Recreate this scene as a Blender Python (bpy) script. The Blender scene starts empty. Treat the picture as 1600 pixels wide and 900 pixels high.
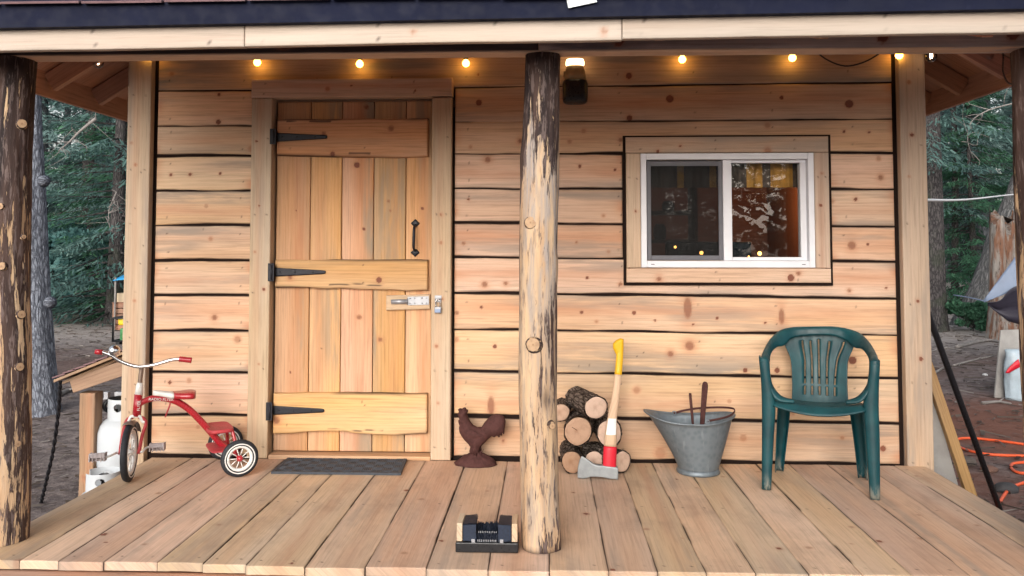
import bpy, bmesh, math, random
import numpy as np
from mathutils import Vector, Matrix, noise as mnoise
random.seed(7); rng = np.random.default_rng(7)
sc = bpy.context.scene
COL = sc.collection
R_ = math.radians

# ------------------------------------------------------------------ camera
F = 1285.0; PPX = 800.0; PPY = 325.66
YAW, PITCH = R_(2.4), R_(2.75)
CAM = np.array([0.0, -4.43, 1.126])
_B = np.array([[1, 0, 0], [0, 0, -1], [0, 1, 0]], float)
_cy, _sy, _cp, _sp = math.cos(YAW), math.sin(YAW), math.cos(PITCH), math.sin(PITCH)
RC = np.array([[1, 0, 0], [0, _cp, _sp], [0, -_sp, _cp]]) @ _B @ np.array([[_cy, _sy, 0], [-_sy, _cy, 0], [0, 0, 1]])
def ray(px, py): return RC.T @ np.array([(px - PPX) / F, (py - PPY) / F, 1.0])
def onY(px, py, Y):
    d = ray(px, py); return CAM + d * ((Y - CAM[1]) / d[1])
def onZ(px, py, Z):
    d = ray(px, py); return CAM + d * ((Z - CAM[2]) / d[2])
def onP(px, py, p0, n):
    d = ray(px, py); n = np.array(n, float); return CAM + d * (((np.array(p0) - CAM) @ n) / (d @ n))
cam = bpy.data.cameras.new("camera"); camo = bpy.data.objects.new("camera", cam); COL.objects.link(camo)
mw = Matrix.Identity(4)
for i in range(3):
    mw[i][0] = RC[0][i]; mw[i][1] = -RC[1][i]; mw[i][2] = -RC[2][i]; mw[i][3] = CAM[i]
camo.matrix_world = mw
cam.sensor_width = 36; cam.lens = 36 * F / 1600; cam.shift_y = -(450 - PPY) / 1600; cam.clip_end = 400; cam.clip_start = .05
sc.camera = camo

# ------------------------------------------------------------------ object helpers
def tag(o, label=None, cat=None, group=None, kind=None):
    if label: o['label'] = label
    if cat: o['category'] = cat
    if group: o['group'] = group
    if kind: o['kind'] = kind
    return o
def empty(name, loc, label, cat, group=None, rz=0):
    o = bpy.data.objects.new(name, None); COL.objects.link(o); o.location = loc; o.rotation_euler = (0, 0, rz)
    o.empty_display_size = .1
    return tag(o, label, cat, group)
def wmat(o):
    l = Matrix.LocRotScale(o.location, o.rotation_euler, o.scale)
    return l if o.parent is None else wmat(o.parent) @ o.matrix_parent_inverse @ l
def put(name, me, parent=None, world=True):
    """link mesh as an object; its vertices are world coordinates, kept when it is parented"""
    o = bpy.data.objects.new(name, me); COL.objects.link(o)
    if parent is not None:
        o.parent = parent
        if world:
            m = wmat(parent)
            o.matrix_parent_inverse = m.inverted()
    return o

class MB:
    """mesh collector: verts, faces, per-vertex grain vector and paint colour"""
    def __init__(s): s.v = []; s.f = []; s.g = []; s.p = []; s.n = 0; s.sm = []; s.mi = []
    def add(s, v, f, g=None, p=None, smooth=True, mi=0):
        v = np.asarray(v, float).reshape(-1, 3); k = len(v)
        s.v.append(v)
        s.f += [tuple(int(i) + s.n for i in q) for q in f]
        s.sm += [smooth] * len(f); s.mi += [mi] * len(f)
        s.g.append(v.copy() if g is None else np.asarray(g, float).reshape(-1, 3))
        s.p.append(np.zeros((k, 4)) if p is None else np.asarray(p, float).reshape(-1, 4))
        s.n += k
    def build(s, name, mat, parent=None, world=True):
        v = np.concatenate(s.v)
        me = bpy.data.meshes.new(name); me.from_pydata(v.tolist(), [], s.f)
        me.attributes.new('grain', 'FLOAT_VECTOR', 'POINT').data.foreach_set('vector', np.concatenate(s.g).astype(np.float32).ravel())
        me.attributes.new('paint', 'FLOAT_COLOR', 'POINT').data.foreach_set('color', np.concatenate(s.p).astype(np.float32).ravel())
        me.polygons.foreach_set('use_smooth', s.sm)
        for m in (mat if isinstance(mat, (list, tuple)) else [mat]): me.materials.append(m)
        me.polygons.foreach_set('material_index', s.mi); me.update()
        return put(name, me, parent, world)

def lat(n, seed):
    return np.random.default_rng(seed).random((n, n))
def vnoise(x, y, seed=0):
    L = lat(64, seed); xi = np.floor(x).astype(int); yi = np.floor(y).astype(int); fx = x - xi; fy = y - yi
    fx = fx * fx * (3 - 2 * fx); fy = fy * fy * (3 - 2 * fy)
    g = lambda a, b: L[a % 64, b % 64]
    return (g(xi, yi) * (1 - fx) + g(xi + 1, yi) * fx) * (1 - fy) + (g(xi, yi + 1) * (1 - fx) + g(xi + 1, yi + 1) * fx) * fy
def sstep(a, b, x):
    t = np.clip((x - a) / (b - a), 0, 1); return t * t * (3 - 2 * t)
def gridfaces(nu, nv, wrap=False):
    f = []
    cols = nu if wrap else nu - 1
    for i in range(cols):
        for j in range(nv - 1):
            a = i * nv + j; b = ((i + 1) % nu) * nv + j
            f.append((a, b, b + 1, a + 1))
    return f

def box(mb, c, s, rot=None, ch=.003, g=None, mi=0):
    """chamfered box, centre c, full size s"""
    bm = bmesh.new(); bmesh.ops.create_cube(bm, size=1)
    bmesh.ops.scale(bm, vec=s, verts=bm.verts)
    if ch: bmesh.ops.bevel(bm, geom=bm.edges[:], offset=min(ch, min(s) * .45), segments=2, affect='EDGES', profile=.5)
    v = np.array([x.co[:] for x in bm.verts]); f = [[x.index for x in q.verts] for q in bm.faces]; bm.free()
    gl = v.copy()
    if rot is not None: v = v @ np.array(rot.to_3x3()).T
    ax = int(np.argmax(s)); oth = [a for a in range(3) if a != ax]
    rr = random.random() * 9
    gv = np.stack([gl[:, ax] + rr * 3, gl[:, oth[0]] + gl[:, oth[1]] * .7 + rr, np.full(len(gl), rr)], 1)
    mb.add(v + np.array(c), f, gv, smooth=False, mi=mi)
def bar(mb, a, b, w, t, up=(0, 0, 1), ch=.003, mi=0):
    """rectangular bar from a to b, w wide (sideways), t thick (along up)"""
    a = Vector(a); b = Vector(b); x = (b - a).normalized(); y = Vector(up).cross(x).normalized(); z = x.cross(y)
    box(mb, (a + b) / 2, ((b - a).length, w, t), Matrix((x, y, z)).transposed(), ch, mi=mi)
def tube(mb, pts, r, seg=12, cap=True, sub=0, closed=False, mi=0, flat=1.0, up=None):
    pts = [np.array(p, float) for p in pts]; rs = list(r) if hasattr(r, '__len__') else [r] * len(pts)
    if sub: pts, rs = spline(pts, rs, sub, closed)
    n = len(pts); vs = []; gs = []; prev = None; acc = 0
    for i, p in enumerate(pts):
        if closed: t = pts[(i + 1) % n] - pts[i - 1]
        else: t = pts[min(i + 1, n - 1)] - pts[max(i - 1, 0)]
        t = t / (np.linalg.norm(t) + 1e-12)
        if prev is None:
            a = np.array(up, float) if up is not None else (np.array([0, 0, 1.]) if abs(t[2]) < .9 else np.array([1., 0, 0]))
        else: a = prev
        a = a - t * (a @ t); a /= np.linalg.norm(a) + 1e-12; prev = a; b = np.cross(t, a)
        if i: acc += np.linalg.norm(pts[i] - pts[i - 1])
        for k in range(seg):
            th = 2 * math.pi * k / seg
            vs.append(p + rs[i] * (math.cos(th) * a + flat * math.sin(th) * b)); gs.append((acc, th * rs[i], 0))
    f = []
    for i in range(n if closed else n - 1):
        for k in range(seg):
            j = (i + 1) % n
            f.append((i * seg + k, i * seg + (k + 1) % seg, j * seg + (k + 1) % seg, j * seg + k))
    if cap and not closed:
        f.append(tuple(range(seg))[::-1]); f.append(tuple((n - 1) * seg + k for k in range(seg)))
    mb.add(vs, f, gs, mi=mi)
def spline(pts, rs, sub, closed=False):
    n = len(pts); out = []; ro = []
    for i in range(n if closed else n - 1):
        g = (lambda k: pts[k % n]) if closed else (lambda k: pts[min(max(k, 0), n - 1)])
        h = (lambda k: rs[k % n]) if closed else (lambda k: rs[min(max(k, 0), n - 1)])
        p0, p1, p2, p3 = g(i - 1), g(i), g(i + 1), g(i + 2)
        for s in range(sub):
            t = s / sub
            out.append(.5 * (2 * p1 + (p2 - p0) * t + (2 * p0 - 5 * p1 + 4 * p2 - p3) * t * t + (3 * p1 - p0 - 3 * p2 + p3) * t ** 3))
            ro.append(h(i) * (1 - t) + h(i + 1) * t)
    if not closed: out.append(pts[-1]); ro.append(rs[-1])
    return out, ro
def lathe(mb, prof, seg=32, M=None, mi=0, smooth=True):
    """prof: (radius, height) pairs about local z"""
    vs = []
    for r, z in prof:
        for k in range(seg):
            th = 2 * math.pi * k / seg; vs.append((r * math.cos(th), r * math.sin(th), z))
    n = len(prof); f = []
    for i in range(n - 1):
        for k in range(seg): f.append((i * seg + k, i * seg + (k + 1) % seg, (i + 1) * seg + (k + 1) % seg, (i + 1) * seg + k))
    if prof[0][0] > 1e-6: f.append(tuple(range(seg))[::-1])
    if prof[-1][0] > 1e-6: f.append(tuple((n - 1) * seg + k for k in range(seg)))
    v = np.array(vs, float); g = v.copy()
    if M is not None: v = v @ np.array(M.to_3x3()).T + np.array(M.translation)
    mb.add(v, f, g, mi=mi, smooth=smooth)
def frame(origin, x, y):
    x = Vector(x).normalized(); y = (Vector(y) - x * x.dot(Vector(y))).normalized(); z = x.cross(y)
    m = Matrix.Identity(4)
    for i in range(3): m[i][0] = x[i]; m[i][1] = y[i]; m[i][2] = z[i]; m[i][3] = origin[i]
    return m
def axisM(o, z):
    z = Vector(z).normalized(); x = Vector((0, 0, 1)).cross(z)
    if x.length < 1e-3: x = Vector((1, 0, 0))
    x.normalize(); return frame(o, x, z.cross(x))
def inflate(mb, poly, M, cell, tfun, mi=0):
    """solid from a 2-D outline: thickness tfun(distance to outline); local x,y in the outline plane, z out"""
    P = np.array(poly, float); Q = np.roll(P, -1, 0)
    lo = P.min(0) - cell; hi = P.max(0) + cell
    nx = int((hi[0] - lo[0]) / cell) + 2; ny = int((hi[1] - lo[1]) / cell) + 2
    X, Y = np.meshgrid(lo[0] + np.arange(nx) * cell, lo[1] + np.arange(ny) * cell, indexing='ij')
    ins = np.zeros(X.shape, bool); D = np.full(X.shape, 9.); CX = X.copy(); CY = Y.copy()
    for a, b in zip(P, Q):
        c = ((a[1] > Y) != (b[1] > Y)) & (X < (b[0] - a[0]) * (Y - a[1]) / (b[1] - a[1] + 1e-12) + a[0]); ins ^= c
        ab = b - a; t = np.clip(((X - a[0]) * ab[0] + (Y - a[1]) * ab[1]) / (ab @ ab + 1e-12), 0, 1)
        qx = a[0] + t * ab[0]; qy = a[1] + t * ab[1]; d = np.hypot(X - qx, Y - qy); m = d < D
        D[m] = d[m]; CX[m] = qx[m]; CY[m] = qy[m]
    cellin = ins[:-1, :-1] & ins[1:, :-1] & ins[1:, 1:] & ins[:-1, 1:]
    use = np.zeros(X.shape, bool)
    use[:-1, :-1] |= cellin; use[1:, :-1] |= cellin; use[1:, 1:] |= cellin; use[:-1, 1:] |= cellin
    bd = np.zeros(X.shape, bool); pad = np.zeros((nx + 1, ny + 1), bool); pad[1:-1, 1:-1] = cellin
    cnt = pad[:-1, :-1].astype(int) + pad[1:, :-1] + pad[:-1, 1:] + pad[1:, 1:]
    bd = use & (cnt < 4)
    X = np.where(bd & (D < cell * 1.6), CX, X); Y = np.where(bd & (D < cell * 1.6), CY, Y)
    T = np.where(bd, tfun(np.zeros(1))[0] if np.ndim(tfun(np.zeros(1))) else tfun(0), tfun(D))
    idx = -np.ones(X.shape, int); idx[use] = np.arange(use.sum()); k = int(use.sum())
    x = X[use]; y = Y[use]; t = T[use]
    v = np.concatenate([np.stack([x, y, t], 1), np.stack([x, y, -t], 1)])
    f = []
    for i, j in zip(*np.nonzero(cellin)):
        a, b, c, d = idx[i, j], idx[i + 1, j], idx[i + 1, j + 1], idx[i, j + 1]
        f.append((a, b, c, d)); f.append((a + k, d + k, c + k, b + k))
    for i, j in zip(*np.nonzero(cellin)):
        for (di, dj, p, q) in ((-1, 0, (0, 1), (0, 0)), (1, 0, (1, 0), (1, 1)), (0, -1, (0, 0), (1, 0)), (0, 1, (1, 1), (0, 1))):
            ii, jj = i + di, j + dj
            if not (0 <= ii < nx - 1 and 0 <= jj < ny - 1 and cellin[ii, jj]):
                a = idx[i + p[0], j + p[1]]; b = idx[i + q[0], j + q[1]]; f.append((b, a, a + k, b + k))
    g = v.copy(); v = v @ np.array(M.to_3x3()).T + np.array(M.translation)
    mb.add(v, f, g, smooth=True, mi=mi)

# ------------------------------------------------------------------ materials
class NT:
    def __init__(s, name):
        s.m = bpy.data.materials.new(name); s.m.use_nodes = True; s.t = s.m.node_tree; s.t.nodes.clear()
        s.out = s.t.nodes.new('ShaderNodeOutputMaterial')
    def n(s, typ, **kw):
        nd = s.t.nodes.new('ShaderNode' + typ)
        for k, v in kw.items():
            if k in nd.inputs.keys() if isinstance(k, str) else False: pass
            setattr(nd, k, v)
        return nd
    def l(s, a, b): s.t.links.new(a, b)
    def val(s, sock, v):
        if hasattr(v, 'is_linked') or hasattr(v, 'links'): s.l(v, sock)
        else: sock.default_value = v
    def attr(s, name):
        a = s.n('Attribute'); a.attribute_name = name; return a
    def math(s, op, a, b=0., c=None, clamp=False):
        m = s.n('Math'); m.operation = op; m.use_clamp = clamp
        s.val(m.inputs[0], a); s.val(m.inputs[1], b)
        if c is not None: s.val(m.inputs[2], c)
        return m.outputs[0]
    def mapr(s, v, a, b, c=0., d=1.):
        m = s.n('MapRange'); s.val(m.inputs[0], v)
        for i, q in enumerate((a, b, c, d)): m.inputs[i + 1].default_value = q
        m.interpolation_type = 'SMOOTHSTEP'; return m.outputs[0]
    def scale(s, vec, x):
        m = s.n('VectorMath'); m.operation = 'MULTIPLY'; s.val(m.inputs[0], vec); m.inputs[1].default_value = x; return m.outputs[0]
    def noise(s, vec, scale=1., detail=3., rough=.55, dist=0.):
        m = s.n('TexNoise'); s.l(vec, m.inputs['Vector']); m.inputs['Scale'].default_value = scale; m.inputs['Detail'].default_value = detail
        m.inputs['Roughness'].default_value = rough; m.inputs['Distortion'].default_value = dist; return m.outputs['Fac']
    def vor(s, vec, scale=1., feat='F1', rand=1.):
        m = s.n('TexVoronoi'); m.feature = feat; s.l(vec, m.inputs['Vector']); m.inputs['Scale'].default_value = scale
        m.inputs['Randomness'].default_value = rand; return m
    def mix(s, fac, a, b, mode='MIX'):
        m = s.n('Mix'); m.data_type = 'RGBA'; m.blend_type = mode; s.val(m.inputs[0], fac)
        for q, i in ((a, 6), (b, 7)):
            if isinstance(q, tuple): m.inputs[i].default_value = (*q, 1) if len(q) == 3 else q
            else: s.l(q, m.inputs[i])
        return m.outputs[2]
    def obj(s): return s.n('TexCoord').outputs['Object']
    def bump(s, h, st=.3, dist=.01):
        b = s.n('Bump'); b.inputs['Strength'].default_value = st; b.inputs['Distance'].default_value = dist; s.l(h, b.inputs['Height']); return b.outputs[0]
    def bsdf(s, col, rough=.6, metal=0., bump=None, spec=.3, **kw):
        b = s.n('BsdfPrincipled')
        if isinstance(col, tuple): b.inputs['Base Color'].default_value = (*col, 1)
        else: s.l(col, b.inputs['Base Color'])
        s.val(b.inputs['Roughness'], rough); b.inputs['Metallic'].default_value = metal; b.inputs['Specular IOR Level'].default_value = spec
        if bump is not None: s.l(bump, b.inputs['Normal'])
        for k, v in kw.items(): b.inputs[k.replace('_', ' ')].default_value = v
        s.l(b.outputs[0], s.out.inputs[0]); return s.m

def wood(name, light, dark, grey=(.2, .18, .16), warm=(.46, .2, .11), rough=.62, stain=1., contrast=1., fine=1., dirt=0., tv=(.84, 1.1)):
    t = NT(name); at = t.attr('grain'); V = at.outputs['Vector']
    sep = t.n('SeparateXYZ'); t.l(V, sep.inputs[0])
    pa = t.attr('paint'); ps = t.n('SeparateColor'); t.l(pa.outputs['Color'], ps.inputs[0])
    knot, gst, red = ps.outputs[0], ps.outputs[1], ps.outputs[2]; edge = pa.outputs['Alpha']
    # grain lines bend around the knots
    bend = t.math('MULTIPLY', knot, .02)
    cv = t.n('CombineXYZ'); t.l(sep.outputs[0], cv.inputs[0]); t.l(t.math('ADD', sep.outputs[1], bend), cv.inputs[1]); t.l(sep.outputs[2], cv.inputs[2])
    g1 = t.noise(t.scale(cv.outputs[0], (3.2, 95, 3)), 1, 4, .62, .25); g0 = t.noise(t.scale(cv.outputs[0], (5, 210, 3)), 1, 2, .6)
    g2 = t.noise(t.scale(cv.outputs[0], (.9, 9, 3)), 1, 3, .5, .6)
    wv = t.n('TexWave'); wv.wave_type = 'BANDS'; wv.bands_direction = 'Y'; t.l(t.scale(cv.outputs[0], (.25, 3.4, 1)), wv.inputs['Vector'])
    wv.inputs['Scale'].default_value = 5; wv.inputs['Distortion'].default_value = 5.5; wv.inputs['Detail'].default_value = 2; wv.inputs['Detail Scale'].default_value = .7
    ring = t.math('POWER', wv.outputs['Fac'], 3.)
    tone = t.noise(t.scale(V, (.5, 3, 7)), 1, 2)
    f = t.math('ADD', t.math('MULTIPLY', t.mapr(g2, .3, .72), .5 * contrast), t.math('MULTIPLY', ring, .22 * contrast), clamp=True)
    col = t.mix(f, light, dark)
    col = t.mix(t.math('MULTIPLY', t.mapr(g1, .5, .68), .4 * fine), col, tuple(x * .55 for x in dark)); col = t.mix(t.math('MULTIPLY', t.mapr(g0, .52, .66), .22 * fine), col, tuple(x * .6 for x in dark)); col = t.mix(t.math('MULTIPLY', t.mapr(g1, .48, .34), .22 * fine), col, tuple(min(1, x * 1.25) for x in light))
    # per board tone
    wn = t.n('TexWhiteNoise'); wn.noise_dimensions = '1D'; t.l(sep.outputs[2], wn.inputs['W'])
    hv = t.n('HueSaturation'); t.l(col, hv.inputs['Color']); wn2 = t.n('TexWhiteNoise'); wn2.noise_dimensions = '1D'; t.l(t.math('ADD', sep.outputs[2], 3.7), wn2.inputs['W']); t.l(t.mapr(wn2.outputs['Value'], 0, 1, .489, .511), hv.inputs['Hue']); t.l(t.mapr(wn.outputs['Value'], 0, 1, *tv), hv.inputs['Value']); t.l(t.mapr(tone, .3, .7, .85, 1.12), hv.inputs['Saturation'])
    col = hv.outputs[0]
    # blue-grey stain, warm heartwood
    sn = t.noise(t.scale(V, (2.2, 22, 5)), 1, 4, .6, .3)
    col = t.mix(t.math('MULTIPLY', red, t.mapr(t.noise(t.scale(V, (3, 26, 2)), 1, 3), .3, .65, .45, 1.)), col, warm)
    col = t.mix(t.math('MULTIPLY', t.math('MULTIPLY', gst, t.mapr(sn, .32, .62)), .8 * stain, clamp=True), col, grey)
    # knots
    col = t.mix(t.mapr(knot, .12, .5, 0, .55), col, tuple(x * .6 for x in warm))
    kc = t.mix(t.noise(t.scale(V, (60, 60, 1)), 1, 2), (.24, .07, .04), (.12, .045, .03))
    col = t.mix(t.mapr(knot, .5, .72, 0, .92), col, kc)
    if dirt:
        dn = t.noise(t.scale(V, (2.5, 4, 1)), 1, 5, .65); col = t.mix(t.mapr(dn, .46, .75, 0, dirt), col, (.13, .10, .085))
    col = t.mix(edge, col, (.028, .018, .016))
    h = t.math('ADD', t.math('MULTIPLY', g1, .7), t.math('MULTIPLY', knot, -.4))
    return t.bsdf(col, rough, bump=t.bump(h, .35, .004), spec=.25)

def plain(name, col, rough=.5, metal=0., spec=.4, var=.25, sc_=14., bump=.1, **kw):
    """painted / metal / plastic surface with wear"""
    t = NT(name); o = t.obj(); n = t.noise(o, sc_, 4, .6); n2 = t.noise(o, sc_ * 7, 3, .6)
    c = t.mix(t.mapr(n, .35, .7, 0, var), col, tuple(x * .5 for x in col)); c = t.mix(t.mapr(n2, .6, .8, 0, var * .6), c, tuple(min(1, x * 1.5 + .02) for x in col))
    r = t.mapr(n2, .3, .7, max(.03, rough - .1), rough + .12)
    return t.bsdf(c, r, metal, t.bump(n2, bump, .002), spec, **kw)
def emit(name, col, s):
    t = NT(name); e = t.n('Emission'); e.inputs[0].default_value = (*col, 1); e.inputs[1].default_value = s; t.l(e.outputs[0], t.out.inputs[0]); return t.m
def glass(name, f0, tint=(1, 1, 1), rough=0.):
    t = NT(name); fr = t.n('Fresnel'); fr.inputs[0].default_value = 1.5
    tr = t.n('BsdfTransparent'); tr.inputs[0].default_value = (*tint, 1); gl = t.n('BsdfGlossy'); gl.inputs['Roughness'].default_value = rough
    m = t.n('MixShader'); t.l(t.math('MULTIPLY', fr.outputs[0], f0, clamp=True), m.inputs[0]); t.l(tr.outputs[0], m.inputs[1]); t.l(gl.outputs[0], m.inputs[2]); t.l(m.outputs[0], t.out.inputs[0]); return t.m

M_WALL = wood('pine_siding', (.67, .455, .3), (.53, .325, .195), grey=(.25, .215, .185), warm=(.52, .25, .14), stain=.95, contrast=.9, fine=1.0)
M_DOOR = wood('pine_door', (.63, .37, .195), (.48, .245, .11), grey=(.3, .23, .16), warm=(.44, .19, .09), stain=.8, contrast=.9)
M_TRIM = wood('pine_trim', (.6, .44, .31), (.49, .33, .215), grey=(.36, .29, .235), contrast=.7)
M_FASC = wood('fresh_pine_fascia', (.55, .455, .385), (.49, .39, .32), contrast=.45, fine=.6, stain=.5)
M_DECK = wood('deck_plank', (.66, .47, .33), (.54, .365, .25), grey=(.35, .28, .225), warm=(.46, .26, .165), contrast=.75, fine=.8, dirt=.32, rough=.75, tv=(.86, 1.1))
M_BEAM = wood('weathered_beam', (.5, .41, .38), (.32, .25, .23), grey=(.14, .12, .13), contrast=1.2, dirt=.5)
M_ROOFW = wood('rafter_wood', (.56, .31, .21), (.42, .22, .145), contrast=.8, dirt=.3)
M_SHED = wood('shed_wood', (.36, .235, .145), (.25, .15, .09), contrast=.9, dirt=.35)
M_STUD = wood('stud_wood', (.4, .24, .1), (.3, .16, .06))
M_RIM = wood('rim_joist', (.36, .2, .12), (.24, .12, .075), dirt=.6)
M_GAP = plain('dark_gap', (.02, .013, .011), .9, spec=.05)
M_ROOM = wood('cedar_lining', (.27, .12, .07), (.2, .085, .05), fine=.8)
M_IRON = plain('black_iron', (.016, .017, .024), .5, .3, var=.5)
M_STEEL = plain('zinc_plate', (.36, .37, .4), .45, .5, var=.2, sc_=30)
M_CHROME = plain('chrome', (.75, .76, .78), .12, 1., var=.1, sc_=20, bump=.02)
M_RED = plain('red_enamel', (.42, .016, .028), .3, spec=.5, var=.3, sc_=25, bump=.04, Coat_Weight=.4)
M_REDF = plain('faded_red', (.45, .05, .06), .5, var=.35, sc_=20)
M_WHITE = plain('white_vinyl', (.74, .75, .8), .4, var=.08, sc_=9, bump=.03)
M_WPAINT = plain('white_paint', (.78, .78, .76), .35, var=.12, sc_=12)
M_TANK = plain('tank_paint', (.5, .54, .58), .5, var=.15, sc_=6)
M_TYRE = plain('black_rubber', (.02, .023, .03), .62, var=.5, sc_=40)
M_GREYP = plain('grey_plastic', (.4, .36, .37), .5, var=.3, sc_=40)
M_TAUPE = plain('dull_fender', (.27, .2, .16), .4, .6, var=.4)
M_MAT = plain('rubber_mat', (.055, .064, .08), .75, var=.5, sc_=30)
M_RUST = plain('rusty_iron', (.085, .037, .034), .85, .1, spec=.15, var=.6, sc_=45, bump=.6)
M_BRISTLE = plain('dark_bristle', (.012, .018, .035), .6, var=.6, sc_=90)
M_YELLOW = plain('yellow_paint', (.72, .42, .01), .45, var=.2)
M_AXERED = plain('red_paint', (.62, .015, .035), .45, var=.2)
M_AXEW = wood('ash_handle', (.62, .42, .28), (.5, .31, .19), contrast=.6)
M_AXEHEAD = plain('axe_steel', (.33, .36, .38), .42, .35, var=.35, sc_=25)
M_LABEL = plain('pale_label', (.68, .74, .76), .35, var=.1)
M_BRONZE = plain('bronze_plastic', (.36, .24, .11), .45, .1, var=.2)
M_BLACKP = plain('black_plastic', (.012, .013, .016), .35, var=.3)
M_FELT = plain('navy_drip_edge', (.009, .012, .032), .7, spec=.15, var=.4, sc_=3)
M_SHING = plain('roof_shingle', (.2, .12, .13), .9, var=.5, sc_=18, bump=.5)
M_ORANGE = plain('orange_cord', (.75, .11, .035), .45, var=.15)
M_BPOLE = plain('black_pole', (.014, .014, .018), .5, var=.4)
M_GREYB = plain('grey_panel', (.34, .33, .32), .8, var=.35, sc_=8)
M_BLUE = plain('blue_tarp', (.03, .3, .62), .45, var=.2)
M_TARP = plain('slate_tarp', (.15, .2, .3), .45, var=.3, sc_=5)
M_TARPD = plain('dark_tarp', (.03, .028, .045), .5, var=.4, sc_=5)
M_SACK = plain('plastic_sack', (.42, .52, .6), .35, var=.3, sc_=10)
M_CREAM = plain('cardboard', (.5, .4, .28), .7, var=.2)
M_GEN = plain('generator_yellow', (.7, .5, .02), .4, var=.2)
M_GENG = plain('generator_green', (.05, .2, .07), .5, var=.3)
M_ROPE = plain('white_rope', (.7, .72, .75), .8, var=.2)
M_GOLD = plain('gold_fabric', (.85, .45, .09), .7, var=.5, sc_=30)
M_GREYF = plain('grey_fabric', (.2, .15, .12), .8, var=.5, sc_=30)
M_DARKF = plain('dark_furniture', (.012, .014, .024), .5, var=.4)
M_CLUT = plain('shelf_clutter', (.1, .05, .035), .6, var=.6)
M_BULB = emit('bulb_glow', (1., .5, .08), 17.)
M_FIL = emit('filament_glow', (1., .7, .42), 25.)
M_LAMPG = emit('lamp_glow', (1., .7, .36), 6.)
M_FAIRY = emit('fairy_glow', (1., .45, .1), 9.)
M_BGLASS = glass('bulb_glass', 2.2)
M_PANE = glass('window_glass', 1.1, (.9, .9, .9))
M_MESH = glass('insect_mesh', .2, (.62, .62, .62), .4)

# chair plastic: faded scuffed green
t = NT('green_plastic'); o = t.obj(); n = t.noise(o, 9, 5, .65); n2 = t.noise(t.scale(o, (40, 40, 12)), 1, 4, .7)
c = t.mix(t.mapr(n, .35, .7), (.0022, .036, .046), (.0042, .056, .067)); c = t.mix(t.mapr(n2, .62, .85, 0, .35), c, (.07, .17, .18))
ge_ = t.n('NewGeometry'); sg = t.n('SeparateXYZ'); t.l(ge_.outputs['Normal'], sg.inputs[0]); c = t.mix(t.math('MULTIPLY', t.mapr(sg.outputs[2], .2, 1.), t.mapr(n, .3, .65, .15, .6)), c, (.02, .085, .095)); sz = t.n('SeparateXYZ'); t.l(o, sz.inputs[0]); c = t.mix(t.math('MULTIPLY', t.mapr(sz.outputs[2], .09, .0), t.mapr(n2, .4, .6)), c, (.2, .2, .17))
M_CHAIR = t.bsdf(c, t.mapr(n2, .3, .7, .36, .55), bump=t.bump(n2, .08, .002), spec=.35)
# galvanised steel
t = NT('galvanised_steel'); o = t.obj(); v = t.vor(o, 38); n = t.noise(o, 7, 5, .6); n2 = t.noise(t.scale(o, (60, 60, 5)), 1, 3)
c = t.mix(t.mapr(v.outputs['Distance'], 0, .7, 0, .5), (.135, .165, .19), (.21, .245, .275)); c = t.mix(t.mapr(n, .5, .75, 0, .6), c, (.1, .12, .14)); c = t.mix(t.mapr(n2, .58, .75, 0, .35), c, (.31, .35, .38))
M_GALV = t.bsdf(c, .5, .45, t.bump(n2, .12, .003), .35)
# log bark and cut ends
def barkmat(name, a, b, cscale, st=.9, lichen=None):
    t = NT(name); at = t.attr('grain'); V = at.outputs['Vector']
    w = t.noise(t.scale(V, (1, 1, 1)), cscale * .35, 3)
    vv = t.n('VectorMath'); vv.operation = 'ADD'; t.l(t.scale(V, (.26, 1, 1)), vv.inputs[0]); cx = t.n('CombineXYZ'); t.l(t.math('MULTIPLY', w, 1.2 / cscale), cx.inputs[0]); t.l(t.math('MULTIPLY', w, 1.6 / cscale), cx.inputs[1]); t.l(cx.outputs[0], vv.inputs[1])
    d = t.vor(vv.outputs[0], cscale, 'DISTANCE_TO_EDGE').outputs['Distance']; n = t.noise(t.scale(V, (1, 2.5, 1)), cscale * 1.7, 4, .65)
    n4 = t.noise(t.scale(V, (.5, 2, 2)), cscale * .9, 5, .7, .8); h = t.math('ADD', t.math('MULTIPLY', t.mapr(d, .0, .3), .55), t.math('ADD', t.math('MULTIPLY', n, .45), t.math('MULTIPLY', t.mapr(n4, .35, .65), .45)))
    c = t.mix(t.mapr(h, .3, 1.15), a, b)
    if lichen: c = t.mix(t.mapr(t.noise(V, 2.2, 4), .55, .7, 0, .6), c, lichen)
    return t.bsdf(c, .9, bump=t.bump(h, st, .02), spec=.1)
M_LOGB = barkmat('log_bark', (.045, .033, .028), (.32, .26, .22), 60)
M_OAKB = barkmat('grey_bark', (.11, .12, .15), (.34, .375, .45), 36, .9)
M_FIRB = barkmat('dark_bark', (.04, .037, .04), (.13, .12, .12), 28, 1., (.07, .085, .06))
M_GREYB2 = barkmat('pale_leaning_bark', (.08, .082, .085), (.21, .21, .215), 20, 1.)
t = NT('log_cut_end'); at = t.attr('grain'); V = at.outputs['Vector']; ln = t.n('VectorMath'); ln.operation = 'LENGTH'; t.l(t.scale(V, (1, 1, 0)), ln.inputs[0])
nz = t.noise(V, 30, 3); rr = t.math('SINE', t.math('MULTIPLY', t.math('ADD', ln.outputs['Value'], t.math('MULTIPLY', nz, .006)), 1100.))
c = t.mix(t.mapr(rr, -.5, 1., 0, .35), (.56, .39, .29), (.38, .22, .15)); c = t.mix(t.mapr(nz, .45, .75, 0, .5), c, (.34, .22, .16)); c = t.mix(t.mapr(ln.outputs['Value'], 0., .02, .35, 0.), c, (.3, .15, .09))
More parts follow.
